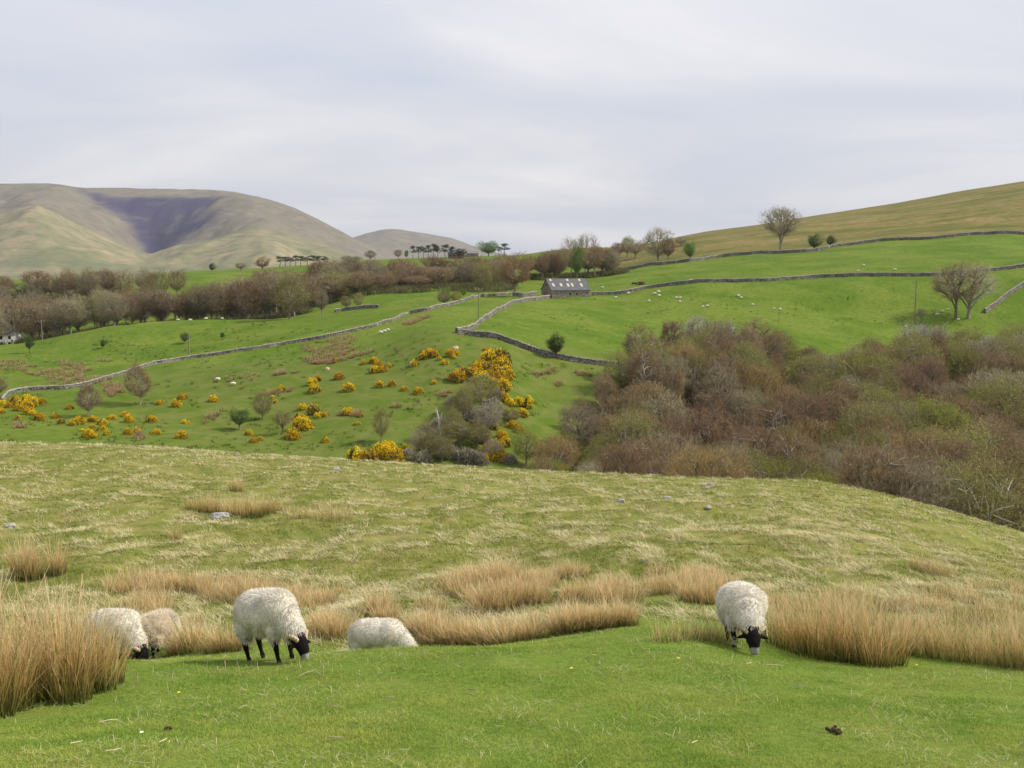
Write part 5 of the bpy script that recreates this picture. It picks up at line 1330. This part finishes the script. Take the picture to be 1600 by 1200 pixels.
for i, (px, py, h_) in enumerate(UP):
    x, y, z = hit(px, py, 5.5, 14); s = y / F * h_
    V, Fq = stalk(np.zeros(3), np.array([rg.uniform(-.25, .25) * s, rg.uniform(-.1, .1) * s, s]), .0042)
    o = obj('dead_stalk', mesh_np('dead_stalk', V, Fq, [M['straw']], dict(h=np.linspace(0, 1, len(V)), rnd=np.full(len(V), rg.random()))), loc=(x, y, z - .01))
    tag(o, 'thin bleached dead rush stalk standing upright in the lawn', 'stalk', 'dead stalks standing in the lawn')
LY = [(300,1098,34,.1),(480,1058,26,-.3),(170,1134,26,-.25),(345,1052,26,.05),(235,1038,28,.0),(1210,1045,34,-.2),(520,1110,20,.2),(178,1180,22,-.2),(120,1168,16,-.3),(610,1096,16,.1),(740,1085,18,.3),(255,1165,10,-.9),(265,1168,10,.9),(1250,1078,22,.1),(632,1180,18,.1),(1440,1094,14,.8),(90,1082,60,-.55),(1250,1082,10,.3),(925,1030,14,.1),(525,1160,30,.2),(1170,1042,12,-.3),(380,1112,12,-.5),(780,1142,16,.3),(1085,1168,14,-.4),(1160,1120,12,.2),(900,1110,14,.5)]
LY.sort()
for i, (px, py, w_, a) in enumerate(LY):
    x, y, z = hit(px, py, 5.5, 14); s = y / F * w_ / 2; dx, dz = s * math.cos(a), -s * math.sin(a) 
    dyy = dz / .30 * .8
    p0 = np.array([-dx, -dyy, g1(x - dx, y - dyy) - z + .035]); p1 = np.array([dx, dyy, g1(x + dx, y + dyy) - z + .045])
    V, Fq = stalk(p0, p1, .005)
    o = obj('fallen_straw', mesh_np('fallen_straw', V, Fq, [M['straw']], dict(h=np.linspace(0, 1, len(V)), rnd=np.full(len(V), rg.random()))), loc=(x, y, z))
    tag(o, 'broken pale straw lying flat on the green lawn', 'straw', 'broken straws lying on the lawn')
FL = [(280, 1088, 'small yellow flower near the tall left rushes'), (1060, 1034, 'single yellow flower near the lip left of the head on ewe'), (1432, 1044, 'yellow flower at the foot of the right rush stand'), (893, 1050, 'tiny yellow flower in the middle of the lawn'), (222, 1152, None)]
for px, py, lab in FL:
    x, y, z = hit(px, py, 5.5, 14); white = lab is None
    r = thing('lawn_flower', (x, y, z)); V, Fq = tubes([(0, 0, 0)], [(0, 0, .035)], [.0015], [.0015], 5); obj('stem', mesh_np('stem', V, Fq, [M['stem']]), r)
    vs, fs = [], []
    for k in range(9):
        a = k / 9 * 6.283; c_, s_2 = math.cos(a), math.sin(a); b_ = len(vs)
        vs += [(0, 0, .035), (.010 * c_ - .004 * s_2, .010 * s_2 + .004 * c_, .038), (.017 * c_, .017 * s_2, .043), (.010 * c_ + .004 * s_2, .010 * s_2 - .004 * c_, .038)]; fs.append((b_, b_ + 1, b_ + 2, b_ + 3))
    obj('petals', mesh_np('petals', np.array(vs), np.array(fs), [M['flower_w' if white else 'petal']]), r)
    tag(r, lab or 'tiny white flower low in the left of the lawn', 'flower')
for (px, py, w_, lab) in [(1305, 1146, 24, 'dark sheep droppings heap on the lawn at lower right'), (262, 1142, 14, 'small greyish droppings on the lawn at lower left')]:
    x, y, z = hit(px, py, 5.5, 12); s = y / F * w_; vs = []
    bm = bmesh.new()
    for k in range(16):
        bmesh.ops.create_icosphere(bm, subdivisions=2, radius=rg.uniform(.09, .17) * s, matrix=Matrix.Translation((rg.gauss(0, .2) * s, rg.gauss(0, .2) * s, .015 + rg.uniform(0, .12) * s)))
    me = bpy.data.meshes.new('droppings'); bm.to_mesh(me); bm.free(); me.materials.append(M['dung'])
    tag(obj('sheep_droppings', me, loc=(x, y, z)), lab, 'droppings')

# ------------------------------------------------------------------ the air between here and the fells
V, Fq = box((-9000, -60, -75), (9000, 9600, 520))
hz_m = bpy.data.materials.new('haze_air'); hz_m.use_nodes = True
ht_ = hz_m.node_tree; ht_.nodes.clear()
pv = ht_.nodes.new('ShaderNodeVolumePrincipled'); pv.inputs['Color'].default_value = (0.80, 0.86, 1.0, 1); pv.inputs['Density'].default_value = 0.00004
pv.inputs['Anisotropy'].default_value = 0.0
ho = ht_.nodes.new('ShaderNodeOutputMaterial'); ht_.links.new(pv.outputs[0], ho.inputs['Volume'])
tag(obj('haze', mesh_np('haze', V, Fq, [hz_m])), 'thin blue haze filling the valley', 'haze', kind='stuff')
